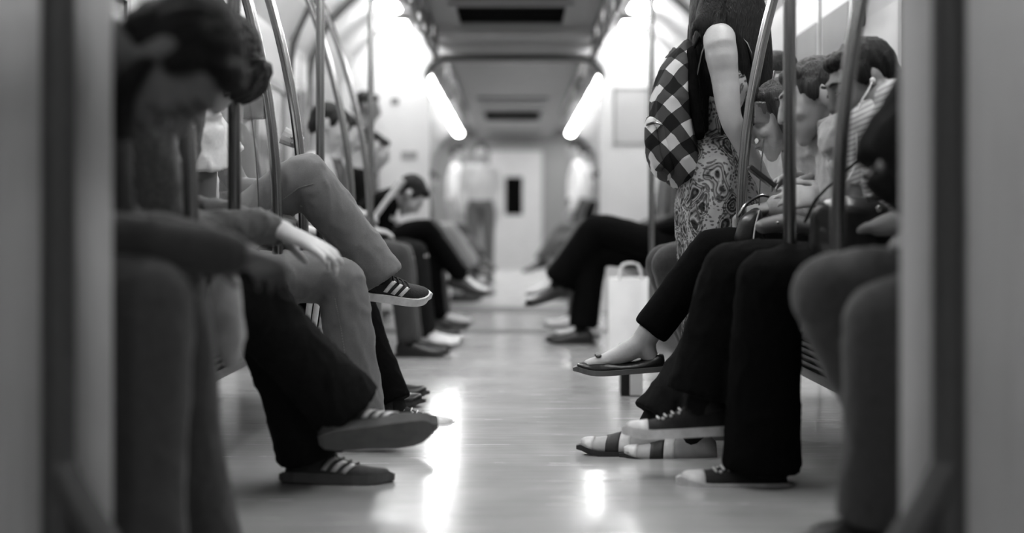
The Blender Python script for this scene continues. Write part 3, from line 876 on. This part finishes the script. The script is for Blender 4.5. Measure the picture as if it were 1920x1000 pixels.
# L1: nearest man on the left, head bowed flat over his lap
J = seated(1, 2.46)
J.update(pel=V((-1.08, 2.42, .53)), che=V((-.90, 2.41, .88)), nk=V((-.735, 2.38, 1.00)), hd=W(330, 118, 1130), face=V((.30, -.12, -.95)), up=V((.93, -.10, .26)))
J.update(shn=V((-.79, 2.345, .95)), shf=V((-.79, 2.63, .94)), eln=V((-.80, 2.345, .665)), elf=V((-.76, 2.68, .66)), wrn=W(462, 482, 1060), wrf=V((-.56, 2.66, .63)),
         knn=V((-.62, 2.40, .535)), knf=V((-.645, 2.63, .545)), ann=V((-.64, 2.39, .09)), anf=V((-.60, 2.63, .09)))
J['hdn_d'] = (V((.25, .95, -.2)), V((.2, 0, -1)), V((-1, .2, .2))); J['hdf_d'] = (V((.2, -.95, -.2)), V((.2, 0, -1)), V((-1, 0, .2)))
L1 = person(J, 'blurred man bowed low over his lap, nearest on the left, ear and dark hair showing', 0, cloth('shirt_charcoal', 58), D_gray, mat('skin_shaded', 96, rough=.5, spec=.3, var=.08, scale=14), 'short', eyes=True, lids=True, shoes=('plain', M_black, M_rubd), trouser=(.095, .082, .078, .095), wr=.003, collar=C_light, hand_k=.9)  # skin colour darkened all over for the shade on his bowed face

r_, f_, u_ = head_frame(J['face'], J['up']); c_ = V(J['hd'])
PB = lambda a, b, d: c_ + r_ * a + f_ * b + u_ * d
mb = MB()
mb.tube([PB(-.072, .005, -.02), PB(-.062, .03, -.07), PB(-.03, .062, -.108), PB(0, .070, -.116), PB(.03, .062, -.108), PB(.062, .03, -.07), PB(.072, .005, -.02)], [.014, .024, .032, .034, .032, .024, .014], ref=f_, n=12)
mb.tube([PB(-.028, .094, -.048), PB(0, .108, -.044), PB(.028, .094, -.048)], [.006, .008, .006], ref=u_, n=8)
solid('jaw_shade', mb, M_hair, L1, .009, 3)  # black mesh added on jaw and lip to stand for the shade there

# L2: man in dark jeans, legs crossed at the ankles, pale hand stretched over the knee
J = seated(1, 3.5)
J.update(pel=V((-1.06, 3.5, .53)), che=V((-.96, 3.5, .88)), nk=V((-.86, 3.47, 1.06)), hd=W(403, 118, 768), face=V((.34, -.06, -.94)), up=V((.93, -.05, .32)))
J.update(shn=V((-.88, 3.30, .99)), shf=V((-.86, 3.65, .99)), eln=W(330, 428, 790), elf=V((-.90, 3.74, .72)), wrn=W(518, 428, 765), wrf=V((-.58, 3.62, .65)),
         knn=W(440, 545, 762), knf=W(480, 545, 735), ann=W(655, 770, 740), anf=W(585, 838, 716))
J['hdn_d'] = (V((.90, .0, -.40)), V((-.35, .25, -.90)), V((.25, .15, 1)))
J['hdf_d'] = (V((.9, -.2, -.4)), V((-.3, 0, -1)), V((0, -1, .2)))
J['tdn'] = V((.98, .06, .08)); J['tun'] = V((-.14, .72, .68)); J['tdf'] = V((.98, .0, -.05)); J['tuf'] = V((0, .2, 1))
person(J, 'man in dark jeans with bowed head, ankles crossed in striped grey sneakers', 0, C_gray, D_dark, mat('skin_pale', 200, rough=.5, spec=.35, var=.06, scale=14), 'fringe', eyes=True, lids=True, shoes=('sneaker', M_suede, M_solegray), trouser=(.095, .085, .085, .098), wr=.007, hem=(.0, .02), hcurl=(.12, .3), hand_k=1.12)

# L3: man in light jeans, one leg crossed high
J = seated(1, 4.3, lean=-.05, head=.5)
J.update(pel=V((-1.02, 4.3, .52)), che=V((-1.02, 4.3, .82)), nk=V((-1.0, 4.30, 1.08)), hd=V((-.93, 4.28, 1.24)), hpn=V((-.98, 4.2, .53)), hpf=V((-.98, 4.40, .57)))
J.update(shn=V((-.915, 4.12, 1.0)), shf=V((-1.0, 4.49, 1.01)), eln=W(384, 385, 640), elf=V((-.88, 4.55, .80)), wrn=W(470, 420, 622), wrf=V((-.70, 4.42, .76)),
         knf=W(574, 332, 612), anf=W(703, 503, 606), knn=W(640, 528, 628), ann=W(674, 765, 630))
J['tdf'] = V((.80, .50, -.12)); J['tuf'] = V((.22, -.32, .92)); J['tdn'] = V((1, 0, 0))
J['hdn_d'] = (V((.9, .1, .2)), V((0, .3, -1)), V((0, .9, .3)))
L3 = person(J, 'man in washed jeans, white short sleeve, one leg crossed high with a dark striped shoe', 0, C_white, D_mid, M_skin_d, 'short', sleeve='short', eyes=True, shoes=('sneaker', M_canvas, M_rub), trouser=(.088, .077, .072, .074), wr=.0055, hem=(.035, .045))

# stitched seams lying on the jeans
def seam(root, pix, m, dashed=True):
    tr = [c for c in root.children if c.name.startswith('trousers')][0]
    off = parent_loc(root); eye = V((0, 0, CAM_Z)); pts = []
    n = 46
    for i in range(n + 1):
        q = i / n * (len(pix) - 1); k = min(int(q), len(pix) - 2); t = q - k
        px = pix[k][0] * (1 - t) + pix[k + 1][0] * t; py = pix[k][1] * (1 - t) + pix[k + 1][1] * t
        d = (W(px, py, 600) - eye).normalized()
        ok, hit, nr, _ = tr.ray_cast(eye - off, d)
        if ok: pts.append(hit + off + nr * .0008)
    mb = MB()
    for i, (a, b) in enumerate(zip(pts, pts[1:])):
        if (b - a).length > .03: continue
        mb.tube([a, mix(a, b, .6 if dashed else 1)], [.0017] * 2, n=5, sub=1, rnd=False)
    return link('stitching', mb, m, root)
M_thread = cloth('thread', 120)
seam(L3, [(628, 560), (640, 620), (652, 700), (662, 745)], M_thread)
seam(L3, [(478, 418), (520, 382), (560, 352), (588, 345)], M_thread)

# L4: track trousers with three white stripes, canvas shoe
J = seated(1, 4.86, lean=.02, head=.2, arms='crossed')
J.update(knn=V((-.635, 4.72, .52)), ann=V((-.70, 4.74, .095)), knf=V((-.60, 4.93, .53)), anf=W(737, 755, 550))
J['tdf'] = V((1, .10, -.06)); 
L4 = person(J, 'passenger behind the jeans man, black track trousers with white stripes, canvas shoe', 0, C_dgray, C_black, M_skin_d, 'short', eyes=True, shoes=('canvas', M_canvas, M_rub), trouser=(.09, .072, .062, .066), hem=(-.03, 0))
for j in range(3):
    mb = MB(); kn, an = J['knn'], J['ann']
    pts = []
    for i in range(7):
        q = -.02 + .75 * i / 6
        p = mix(kn, an, q); a = -.25 + .33 * j
        pts.append(p + V((math.sin(a), -math.cos(a), .1)) * (.078 - .010 * q))
    mb.tube(pts, [(.0045, .010)] * 7, ref=V((0, -1, 0)), n=8, sub=2); link('stripe', mb, C_white, L4, True)

# R1: nearest on the right, mostly behind the hazy partition
J = seated(-1, 2.68, lean=.42, head=.3)
J.update(knf=W(1565, 555, 985), anf=W(1715, 915, 985), knn=W(1668, 612, 1060), ann=W(1640, 958, 1045), eln=W(1672, 285, 1000), wrn=W(1800, 425, 1010), elf=W(1650, 300, 960), wrf=W(1770, 430, 965))
J['shn'] = V((.86, 2.5, .96)); J['shf'] = V((.84, 2.83, .97)); J['nk'] = V((.90, 2.66, 1.02)); J['che'] = V((.97, 2.67, .85)); J['hd'] = V((.80, 2.62, 1.15))
J['tdf'] = V((-1, .1, -.15))
person(J, 'blurred passenger nearest on the right, dark sleeve and grey knees by the partition', 0, cloth('sleeve_dark', 38), cloth('trouser_blur', 72), M_skin_d, 'short', shoes=('plain', M_black, M_rub), trouser=(.095, .088, .066, .07), eyes=True, wr=.003)

# R2: man with earphones, striped shirt, wide black trousers, canvas shoes
J = seated(-1, 3.62, lean=.22, head=.45)
J.update(hd=W(1618, 158, 690), face=V((-.90, -.18, -.38)), up=V((-.40, -.05, .91)), nk=V((.985, 3.66, .995)), che=V((1.02, 3.66, .80)), pel=V((1.10, 3.60, .525)))
J.update(shn=V((.97, 3.49, .935)), shf=V((.95, 3.79, .935)), eln=V((.98, 3.42, .69)), elf=V((.98, 3.80, .69)), wrn=V((.90, 3.52, .665)), wrf=V((.89, 3.74, .665)),
         knn=W(1442, 528, 735), ann=W(1428, 852, 725), knf=W(1375, 512, 700), anf=W(1318, 752, 703))
J['hdn_d'] = (V((-.4, .9, -.1)), V((0, 0, -1)), V((-1, -.2, 0))); J['hdf_d'] = (V((-.4, -.9, -.1)), V((0, 0, -1)), V((-1, .2, 0)))
J['tdn'] = V((-1, .0, 0)); J['tdf'] = V((-.99, .05, -.06)); J['tuf'] = V((.0, .12, 1))
R2J = J
R2 = person(J, 'man with white earphones and striped shirt, wide black trousers over canvas shoes', 0, M_striped, C_blk2, M_skin_d, 'short', eyes=True, lids=True, sleeve='short', shoes=('canvas', M_canvas, M_rub), trouser=(.10, .088, .094, .105), hem=(.035, -.01), wr=.004)
mb = MB(); a = W(1636, 152, 706)
mb.tube([a, a + V((-.02, -.03, -.03)), W(1612, 200, 712), W(1606, 260, 712), W(1600, 320, 712), W(1560, 372, 712)], [.0024] * 6, n=6, sub=4)
e = link('earphones', mb, M_rub, None, True); tag(e, 'white earphone cord falling from the ear of the man in the striped shirt', 'earphones')
mb = MB(); mb.ell(a, (.008, .008, .010)); link('earbud', mb, M_rub, e, True)
# messenger bag on his lap
t = empty('shoulder_bag', (.86, 3.6, .6), 'black shoulder bag with long strap on the striped-shirt man', 'bag')
mb = MB(); mb.tube([V((.84, 3.56, .585)), V((.84, 3.56, .70))], [(.11, .05), (.10, .045)], ref=V((1, 0, .2)), n=18)
solid('body', mb, M_black, t, .01, 4, .004)
mb = MB(); mb.tube([W(1690, 240, 700), W(1640, 275, 715), W(1585, 322, 722), W(1532, 372, 730), W(1510, 415, 735)], [(.012, .003)] * 5, ref=V((0, -1, 0)), n=8, sub=3); link('strap', mb, C_black, t, True)
mb = MB(); mb.ell(W(1648, 392, 760), (.008, .004, .008)); link('snap', mb, M_steel, t, True)
for q in ((1620, 330, 1690, 300), (1625, 372, 1690, 330)):
    mb = MB(); mb.tube([W(q[0], q[1], 770), W((q[0] + q[2]) / 2, q[1] - 5, 770), W(q[2], q[3], 770)], [(.009, .003)] * 3, ref=Z3, n=8, sub=3); link('buckle_strap', mb, M_steel_d, t, True)

# R3: light shirt, phone in both hands, banded shoes
J = seated(-1, 4.02, lean=.12, head=.35)
J.update(hd=W(1527, 188, 655), face=V((-.92, -.10, -.36)), up=V((-.28, 0, .96)), nk=V((.93, 4.03, .96)), che=V((.98, 4.03, .76)), pel=V((1.06, 4.03, .525)))
J.update(shn=V((.90, 3.92, .905)), shf=V((.88, 4.15, .905)), eln=V((.97, 3.93, .70)), elf=V((.90, 4.17, .71)), wrn=W(1556, 370, 665), wrf=W(1532, 336, 640),
         knn=W(1408, 540, 655), knf=W(1390, 540, 630), ann=W(1302, 806, 645), anf=W(1222, 793, 640))
J['tdn'] = V((-1, -.05, 0)); J['tdf'] = V((-1, .05, 0))
J['hdn_d'] = (V((-1, .06, .02)), V((.05, .85, -.5)), V((0, .25, 1))); J['hdf_d'] = (V((-1, -.12, .06)), V((-.1, -.3, -.9)), V((.1, -1, .3)))
R3J = J
person(J, 'passenger in a pale shirt holding a phone, feet in pale banded shoes', 0, C_light, D_dark, M_skin, 'short', M_hair_b, 'long', ('banded', mat('shoe_pale', 168, rough=.5), M_rubd), eyes=True, lids=True, trouser=(.085, .068, .062, .072), hem=(-.02, -.02), hcurl=(.26, .34), collar=C_light, wr=.007)
t = empty('mobile_phone', W(1424, 330, 645), 'slim dark mobile phone held up by the passenger in the pale shirt', 'phone')
mb = MB(); a, b = W(1404, 312, 645), W(1452, 350, 645)
dv = (b - a).normalized(); nn = V((0, 1, 0)); m3 = dv.cross(nn)
def slab(p0, p1, wy, th):
    mb = MB(); vs = []
    for p in (p0, p1):
        for sy in (-1, 1):
            for sz in (-1, 1): vs.append(p + nn * sy * wy + m3 * sz * th)
    mb.add(vs, [[0, 1, 3, 2], [4, 6, 7, 5], [0, 4, 5, 1], [2, 3, 7, 6], [0, 2, 6, 4], [1, 5, 7, 3]]); return mb
link('body', slab(a, b, .028, .006), mat('phone_shell', 70, rough=.25, metal=.6), t, bevel=.002)
link('screen', slab(a + m3 * -.0065 + dv * .006, b + m3 * -.0065 - dv * .006, .025, .0008), M_dark, t)

# clutch with a snap, black hand bag with a chain, both on the laps
t = empty('clutch_bag', W(1470, 420, 668), 'small beige clutch with a shiny snap under the phone hands', 'bag')
mb = MB(); mb.tube([W(1430, 425, 668), W(1475, 418, 668), W(1530, 428, 668)], [(.022, .030), (.028, .032), (.024, .03)], ref=Z3, n=14)
solid('body', mb, mat('beige_leather', 92, rough=.45, var=.1, scale=30), t, .008, 3)
mb = MB(); mb.ell(W(1458, 418, 681), (.005, .003, .005)); link('snap', mb, M_steel, t, True)
t = empty('hand_bag', W(1410, 410, 625), 'black handbag with metal frame beside the curved pole', 'bag')
mb = MB(); mb.tube([W(1418, 398, 618), W(1410, 418, 618), W(1406, 450, 618)], [(.016, .05), (.040, .055), (.05, .055)], ref=X3, n=16)
solid('body', mb, M_black, t, .009, 3)
mb = MB(); mb.tube([W(1385, 405, 632), W(1400, 382, 632), W(1425, 367, 632), W(1440, 368, 632)], [.005] * 4, n=8, sub=3); link('clasp_frame', mb, M_steel, t, True)
mb = MB(); mb.tube([W(1424, 395, 640), W(1416, 425, 640), W(1412, 455, 640)], [.0022] * 3, n=6, sub=3); link('cord', mb, M_rub, t, True)

# R4: black leggings, crossed leg, ballet flats
J = seated(-1, 4.42, lean=.05, head=.3)
J.update(hd=W(1462, 222, 600), nk=V((.93, 4.44, .99)), che=V((.99, 4.44, .78)), knn=W(1335, 468, 606), ann=W(1205, 640, 606), hpn=V((1.0, 4.36, .56)), knf=W(1345, 530, 597), anf=V((.74, 4.47, .095)))
J['shn'] = V((.93, 4.34, .93)); J['shf'] = V((.93, 4.61, .93))
J['eln'] = V((.96, 4.36, .72)); J['elf'] = V((.95, 4.66, .70)); J['wrn'] = V((.80, 4.40, .73)); J['wrf'] = V((.80, 4.5, .70))
J['tdn'] = V((-.99, -.05, -.06)); J['tun'] = V((-.06, -.04, .99))
person(J, 'woman in black cropped leggings, crossed leg ending in a black ballet flat', 0, C_light, C_black, M_skin, 'bob', M_hair_b, 'long', ('flat', M_black, mat('sole_flat', 92, rough=.5)), eyes=True, trouser=(.088, .068, .062, .060), hem=(-.035, -.06), wr=.002)

# the standing woman: paisley dress, long hair, gingham backpack
gx, gy = .70, 4.78
J = {}
J['pel'] = V((gx + .005, gy, .88)); J['che'] = V((gx + .005, gy, 1.11)); J['nk'] = V((gx - .0, gy, 1.335)); J['hd'] = V((gx + .055, gy, 1.50)); J['face'] = V((.95, .12, -.28)); J['up'] = V((.22, 0, .97))
for k, s in (('n', -1), ('f', 1)):
    J['sh' + k] = V((gx - .035, gy + s * .160, 1.275)); J['hp' + k] = V((gx, gy + s * .085, .83)); J['kn' + k] = V((gx + .01, gy + s * .08, .48)); J['an' + k] = V((gx - .03, gy + s * .08, .095))
    J['td' + k] = V((1, s * .15, 0)); J['tu' + k] = Z3.copy()
J['eln'] = V((gx - .005, gy - .20, 1.02)); J['wrn'] = V((gx + .115, gy - .17, .80)); J['elf'] = V((gx + .02, gy + .22, 1.02)); J['wrf'] = V((gx + .10, gy + .18, .81))
J['hdn_d'] = (V((.35, .05, -.9)), V((.3, 1, .1)), V((.9, 0, .3))); J['hdf_d'] = (V((.35, -.05, -.9)), V((.3, -1, .1)), V((.9, 0, .3)))
G = person(J, 'woman standing with long black hair, bare arm and a paisley dress', 0, None, None, M_skin, 'long', sleeve='none', shoes=('flat', M_black, M_rubd), dress=True, eyes=True, slim=.86)
h = MB()
def lock(pts, r0, r1): h.tube(pts, [r0, r0, (r0 + r1) / 2, r1], ref=X3, n=8, sub=4)
for j in range(13):
    q = j / 12; yy = gy - .10 + .20 * q
    lock([V((gx - .03, yy * .6 + gy * .4, 1.50)), V((gx - .075, yy, 1.37)), V((gx - .088 + random.uniform(-.02, .01), yy + random.uniform(-.02, .02), 1.20)), V((gx - .078 + random.uniform(-.03, .03), yy, 1.05 + random.uniform(-.06, .05)))], .028, .006)
for j in range(14):
    q = j / 13; x0 = gx + .02 + .108 * q
    lock([V((gx + .03 + .04 * q, gy - .07, 1.50)), V((x0 - .01, gy - .115 + .05 * q, 1.36)), V((x0 + random.uniform(-.015, .02), gy - .125 + .03 * q, 1.20)), V((x0 + random.uniform(-.02, .045), gy - .12, 1.03 + random.uniform(-.10, .06)))], .027, .005)
for j in range(5):
    x0 = gx - .05 - .06 * j / 4
    lock([V((gx - .01, gy - .07, 1.50)), V((x0 * .5 + gx * .5 - .01, gy - .11, 1.38)), V((x0, gy - .13, 1.33)), V((x0 - .02 + random.uniform(-.01, .01), gy - .135, 1.30 + random.uniform(-.03, .02)))], .018, .004)
solid('hair_lock', h, M_hair, G, .008, 2)
t = MB()
t.tube([V((gx, gy, 1.19)), V((gx + .012, gy, 1.12)), V((gx, gy, .98)), V((gx - .01, gy, .86)), V((gx - .015, gy, .72)), V((gx - .01, gy, .50)), V((gx - .005, gy, .26))],
       [(.142, .100), (.148, .120), (.118, .100), (.165, .132), (.178, .15), (.185, .135), (.195, .128)], ref=Y3, n=24, rnd=False)
solid('dress', t, M_paisley, G, .01, 5, .006, 9, (1.6, 1.6, .35))
for s in (-1, 1):
    mb = MB(); mb.tube([V((gx + .09, gy + s * .10, 1.185)), V((gx + .06, gy + s * .12, 1.27)), V((gx - .01, gy + s * .125, 1.315)), V((gx - .075, gy + s * .12, 1.27)), V((gx - .10, gy + s * .10, 1.17))], [(.013, .003)] * 5, ref=Y3, n=8, sub=3)
    link('strap', mb, C_light, G, True)
t = empty('backpack', (.53, gy, .9), 'gingham checked backpack on the back of the standing woman', 'backpack')
def SB(cx, cz, pts, hw, ref=Y3):
    mb = MB(); mb.tube(pts, [(hw, p) for p in cz], ref=ref, n=20); return mb
s_ = 562
b = MB(); 
pts = [W(1280, 318, s_), W(1266, 258, s_), W(1266, 190, s_), W(1278, 125, s_), W(1292, 92, s_)]
for p in pts: p.y = gy
b.tube(pts, [(.135, .062), (.155, .082), (.155, .078), (.135, .062), (.09, .035)], ref=Y3, n=22)
solid('body', b, M_gingham, t, .01, 4, .007, 9)
b = MB(); pts = [W(1250, 315, s_), W(1240, 280, s_), W(1238, 240, s_)]
for p in pts: p.y = gy - .01
b.tube(pts, [(.115, .045), (.125, .052), (.115, .045)], ref=Y3, n=20)
solid('front_pocket', b, M_gingham, t, .009, 4, .005, 12)
b = MB(); pts = [W(1232, 312, s_), W(1219, 270, s_), W(1216, 232, s_)]
for p in pts: p.y = gy - .10
b.tube(pts, [(.035, .022), (.042, .026), (.03, .02)], ref=Y3, n=14)
solid('side_pocket', b, M_gingham, t, .008, 3, .003, 14)
mb = MB(); pts = [W(1208, 238, s_), W(1222, 234, s_), W(1236, 238, s_)]
for p in pts: p.y = gy - .13
mb.tube(pts, [.004] * 3, n=8); link('zip', mb, M_steel, t, True)
for s in (-1, 1):
    mb = MB(); mb.tube([V((gx - .125, gy + s * .10, .98)), V((gx - .125, gy + s * .10, 1.20)), V((gx - .085, gy + s * .108, 1.30)), V((gx - .02, gy + s * .11, 1.325)), V((gx + .05, gy + s * .11, 1.28)), V((gx + .08, gy + s * .115, 1.18))], [(.024, .005)] * 6, ref=Y3, n=10, sub=4)
    link('shoulder_strap', mb, C_black, t, True)
b = MB(); b.tube([V((gx - .12, gy - .06, 1.24)), V((gx - .115, gy - .08, 1.10)), V((gx - .09, gy - .09, .97))], [(.09, .018), (.10, .022), (.08, .018)], ref=Y3, n=14)
solid('back_panel', b, C_black, t, .01, 3)

# white things between the people
M_bagw = mat('paper_white', 242, rough=.7, var=.04, scale=8, bump=.1, bscale=12)
t = empty('carrier_bag', (-.568, 2.80, .40), 'pale carrier bag hanging between the two nearest men on the left', 'bag')
b = MB(); b.tube([V((-.57, 2.80, .55)), V((-.568, 2.80, .47)), V((-.555, 2.80, .40))], [(.030, .03), (.040, .035), (.022, .02)], ref=X3, n=16)
solid('body', b, C_light, t, .01, 3, .006, 14)
for q in (-.012, .012):
    mb = MB(); mb.tube([V((-.57 + q, 2.80, .555)), V((-.566 + q, 2.76, .60)), V((-.56 + q, 2.68, .632)), V((-.56 + q, 2.62, .625))], [(.006, .003)] * 4, ref=X3, n=8, sub=4); link('handle', mb, C_light, t, True)

# ------------------------------------------------------------------ farther passengers, ever more blurred
random.seed(21)
def far_person(fx, Y, label, top, leg, skin=M_skin, hair='short', hm=None, lod=1, shoes=None, **kw):
    extra = {k: kw.pop(k) for k in ('sleeve', 'collar', 'trouser', 'hem', 'eyes', 'slim') if k in kw}
    J = seated(fx, Y, **kw)
    sm = shoes or (M_black, M_rubd)
    return person(J, label, lod, top, leg, skin, hair, hm, shoes=('plain', sm[0], sm[1]), wr=.003, **extra), J
SH_W = (M_rub, M_rubg); SH_D = (M_black, M_rubd)
# left side
far_person(1, 5.42, 'passenger in grey trousers seated just past the canvas shoe on the left', C_gray, C_gray, lean=.0, kx=.60)
far_person(1, 7.45, 'passenger in a pale shirt behind the blurred curved poles on the left', C_light, C_dgray, arms='crossed', kx=.60)
far_person(1, 8.02, 'passenger with light shoes and dark legs left of the reader', C_dgray, D_dark, kx=.56, shoes=SH_W)
J = seated(1, 8.62, lean=.80, head=.6, arms='read', kx=.60)
J['hd'] = W(768, 366, 309); J['nk'] = W(738, 372, 309) + V((0, 0, .02)); J['che'] = mix(J['pel'], J['nk'], .6)
for k_, s_k in (('n', -.16), ('f', .16)): J['sh' + k_] = J['nk'] + V((-.05, s_k, -.05)); J['el' + k_] = J['sh' + k_] + V((-.02, 0, -.16)); J['wr' + k_] = W(712, 405, 311) + V((0, s_k * .5, 0))
J['face'] = V((.55, 0, -.83)); J['up'] = V((.75, 0, .55))
person(J, 'dark-haired reader bent low behind an open book on the left', 1, C_black, C_black, shoes=('plain', M_black, M_rubd))
far_person(1, 9.25, 'passenger in dark clothes right behind the bent reader', C_black, C_black, cross='n', kx=.56)
far_person(1, 9.9, 'passenger with grey legs crossed next to the gangway on the left', C_gray, D_gray, cross='f', kx=.55, shoes=SH_W)
t = empty('book', (-.50, 8.5, .86), 'open book with pale pages held by the bent reader on the left', 'book')
c0 = W(730, 375, 315); 
for sd, nm in ((-1, 'cover'), (1, 'page_block')):
    mb = MB(); A = W(700, 416, 315) + V((0, .03 * sd, 0)); B = W(756, 338, 315) + V((0, .03 * sd, 0))
    dv = (B - A).normalized(); n3 = dv.cross(Y3)
    vs = []
    for p in (A, B):
        for yy in (-.13, .13):
            for q in ((-.012, .0) if nm == 'cover' else (.0, .016)): vs.append(p + Y3 * yy + n3 * q)
    mb.add(vs, [[0, 1, 3, 2], [4, 6, 7, 5], [0, 4, 5, 1], [2, 3, 7, 6], [0, 2, 6, 4], [1, 5, 7, 3]])
    link(nm, mb, C_light if nm == 'cover' else M_white, t)

# right side
far_person(-1, 5.33, 'passenger in dark grey trousers seated beyond the standing woman', C_light, C_dgray, lean=.1, kx=.58, tuck=.22, trouser=(.10, .085, .075, .075), hem=(0, 0))
far_person(-1, 8.05, 'passenger in black trousers with legs crossed behind the white paper bag', C_black, C_black, lean=.05, head=.2, cross='n', kx=.44, trouser=(.10, .085, .08, .085), hem=(0, 0))
far_person(-1, 8.75, 'passenger in dark clothes with a light shoe lifted on the right', C_dgray, C_blk2, cross='f', kx=.50, shoes=SH_W)
far_person(-1, 9.4, 'passenger with a pale crossed shin in the right background', C_gray, C_dgray, cross='n', kx=.46, shoes=SH_W)
M_paper = M_bagw
t = empty('paper_bag', (.60, 8.0, 0), 'white paper bag standing on the floor at the black trousers on the right', 'bag')
mb = MB()
r = []
for z, hx, hy in ((.0, .115, .05), (.2, .12, .05), (.40, .125, .035)):
    r.append([V((.62 - hx + .02 * z, 7.62 - hy, z)), V((.62 + hx, 7.62 - hy, z)), V((.62 + hx, 7.62 + hy, z)), V((.62 - hx + .02 * z, 7.62 + hy, z))])
mb.rings(r); link('body', mb, M_paper, t, bevel=.004)
for yy in (7.585, 7.655):
    mb = MB(); mb.tube([V((.56, yy, .395)), V((.58, yy, .47)), V((.66, yy, .47)), V((.68, yy, .395))], [.006] * 4, n=8, sub=3); link('handle', mb, M_rub, t, True)
t = empty('gift_box', (.47, 5.9, 0), 'small black and white box by the ankle of the leggings woman', 'box')
link('body', boxm(((.42, 5.62, 0), (.50, 5.72, .20))), M_black, t, bevel=.003)
link('white_face', boxm(((.455, 5.612, .004), (.505, 5.619, .198))), M_white, t)

# standing people
def standing(x, y, fx, label, top, leg, skin=M_skin, hair='short', lod=1, h=1.0, arm_up=False, shoes=SH_D):
    J = {}; F = V((fx, 0, 0)); q = h
    if abs(fx) < .5: F = V((0, -1, 0))
    Lt = V((0, 1, 0)) if abs(fx) > .5 else V((1, 0, 0))
    b = V((x, y, 0))
    J['pel'] = b + Z3 * .95 * q; J['che'] = b + Z3 * 1.25 * q; J['nk'] = b + Z3 * 1.47 * q; J['hd'] = b + Z3 * 1.63 * q + F * .03; J['face'] = F + V((0, 0, -.2)); J['up'] = Z3 + F * .2
    for k, s in (('n', -1), ('f', 1)):
        J['sh' + k] = b + Lt * s * .18 + Z3 * 1.41 * q; J['el' + k] = b + Lt * s * .23 + Z3 * 1.13 * q; J['wr' + k] = b + Lt * s * .22 + F * .08 + Z3 * .88 * q
        J['hp' + k] = b + Lt * s * .09 + Z3 * .90 * q; J['kn' + k] = b + Lt * s * .10 + F * .02 + Z3 * .50 * q; J['an' + k] = b + Lt * s * .10 + Z3 * .095
        J['td' + k] = F + Lt * s * .15; J['tu' + k] = Z3.copy(); J['hd' + k + '_d'] = (V((0, 0, -1)) + F * .2, -Lt * s, F)
    if arm_up:
        J['eln'] = b + Lt * -.26 + F * .18 + Z3 * 1.55 * q; J['wrn'] = b + Lt * -.14 + F * .22 + Z3 * 1.80 * q; J['hdn_d'] = (Z3, F, Lt)
    return person(J, label, lod, top, leg, skin, hair, shoes=('plain',) + shoes, wr=.003)
standing(-1.15, 10.75, 1, 'blurred passenger standing at the left white end panel', C_dgray, C_dgray, M_skin_d, lod=1, h=.97)
standing(-.41, 17.2, 0, 'dark-haired person standing in the left half of the gangway view', C_light, C_gray, lod=2, h=.98)
standing(-.74, 17.9, 1, 'person in pale clothes standing in the second car on the left', C_white, C_light, lod=2)
standing(.76, 17.2, -1, 'person in white standing in the second car on the right', C_white, C_gray, lod=2)
standing(.95, 18.6, -1, 'person in black trousers standing behind the one in white, second car right', C_light, C_black, lod=2)
# second car, seated
far_person(1, 12.75, 'seated passenger with pale legs just beyond the gangway on the left', C_dgray, C_light, lod=2, cross='n')
far_person(1, 13.4, 'seated passenger in black beyond the gangway on the left', C_black, C_black, lod=2)
far_person(1, 15.4, 'farther seated passenger in grey beyond the gangway on the left', C_gray, C_dgray, lod=2, cross='f')
far_person(1, 16.3, 'farthest seated passenger of the second car on the left', C_dgray, C_gray, lod=2)
far_person(-1, 13.5, 'seated passenger in dark clothes beyond the gangway on the right', C_dgray, C_blk2, lod=2)
far_person(-1, 15.2, 'farther seated passenger in pale clothes beyond the gangway on the right', C_light, C_gray, lod=2)
far_person(-1, 16.1, 'farthest seated passenger of the second car on the right', C_gray, C_dgray, lod=2)

far_person(1, 14.2, 'slouching passenger with legs stretched out beyond the gangway on the left', C_gray, C_gray, lod=2, kx=.46)
far_person(-1, 14.62, 'slouching passenger with legs stretched out beyond the gangway on the right', C_dgray, C_gray, lod=2, kx=.46, cross='f')
# notices on the white end panels
M_note = mat('notice_gray', 150, rough=.5, var=.05)
def note(x0, y0, x1, y1, label, m):
    a, b = W(x0, y1, 236), W(x1, y0, 236)
    o = link('notice', boxm(((a.x, YB - .006, a.z), (b.x, YB - .0005, b.z))), m); return tag(o, label, 'notice')
note(708, 90, 738, 106, 'small grey notice at the top of the left white end panel', M_note)
note(748, 90, 758, 106, 'tiny upright grey notice beside the top notice of the left end panel', M_note)
note(733, 184, 748, 197, 'small square sticker halfway up the left white end panel', M_frame)
note(752, 284, 782, 300, 'faint grey notice low on the left white end panel', M_note)
t = empty('poster_frame', W(1183, 270, 236) + V((0, .12, 0)) * 0, 'large pale poster in a thin grey frame on the right white end panel', 'poster')
a, b = W(1150, 272, 236), W(1216, 165, 236)
mb = MB(); 
for lo, hi in (((a.x, a.z), (b.x, a.z + .02)), ((a.x, b.z - .02), (b.x, b.z)), ((a.x, a.z), (a.x + .02, b.z)), ((b.x - .02, a.z), (b.x, b.z))): mb.box((lo[0], YB - .012, lo[1]), (hi[0], YB - .0005, hi[1]))
link('frame', mb, M_note, t)
link('sheet', boxm(((a.x + .02, YB - .006, a.z + .02), (b.x - .02, YB - .001, b.z - .02))), M_ceilw, t)
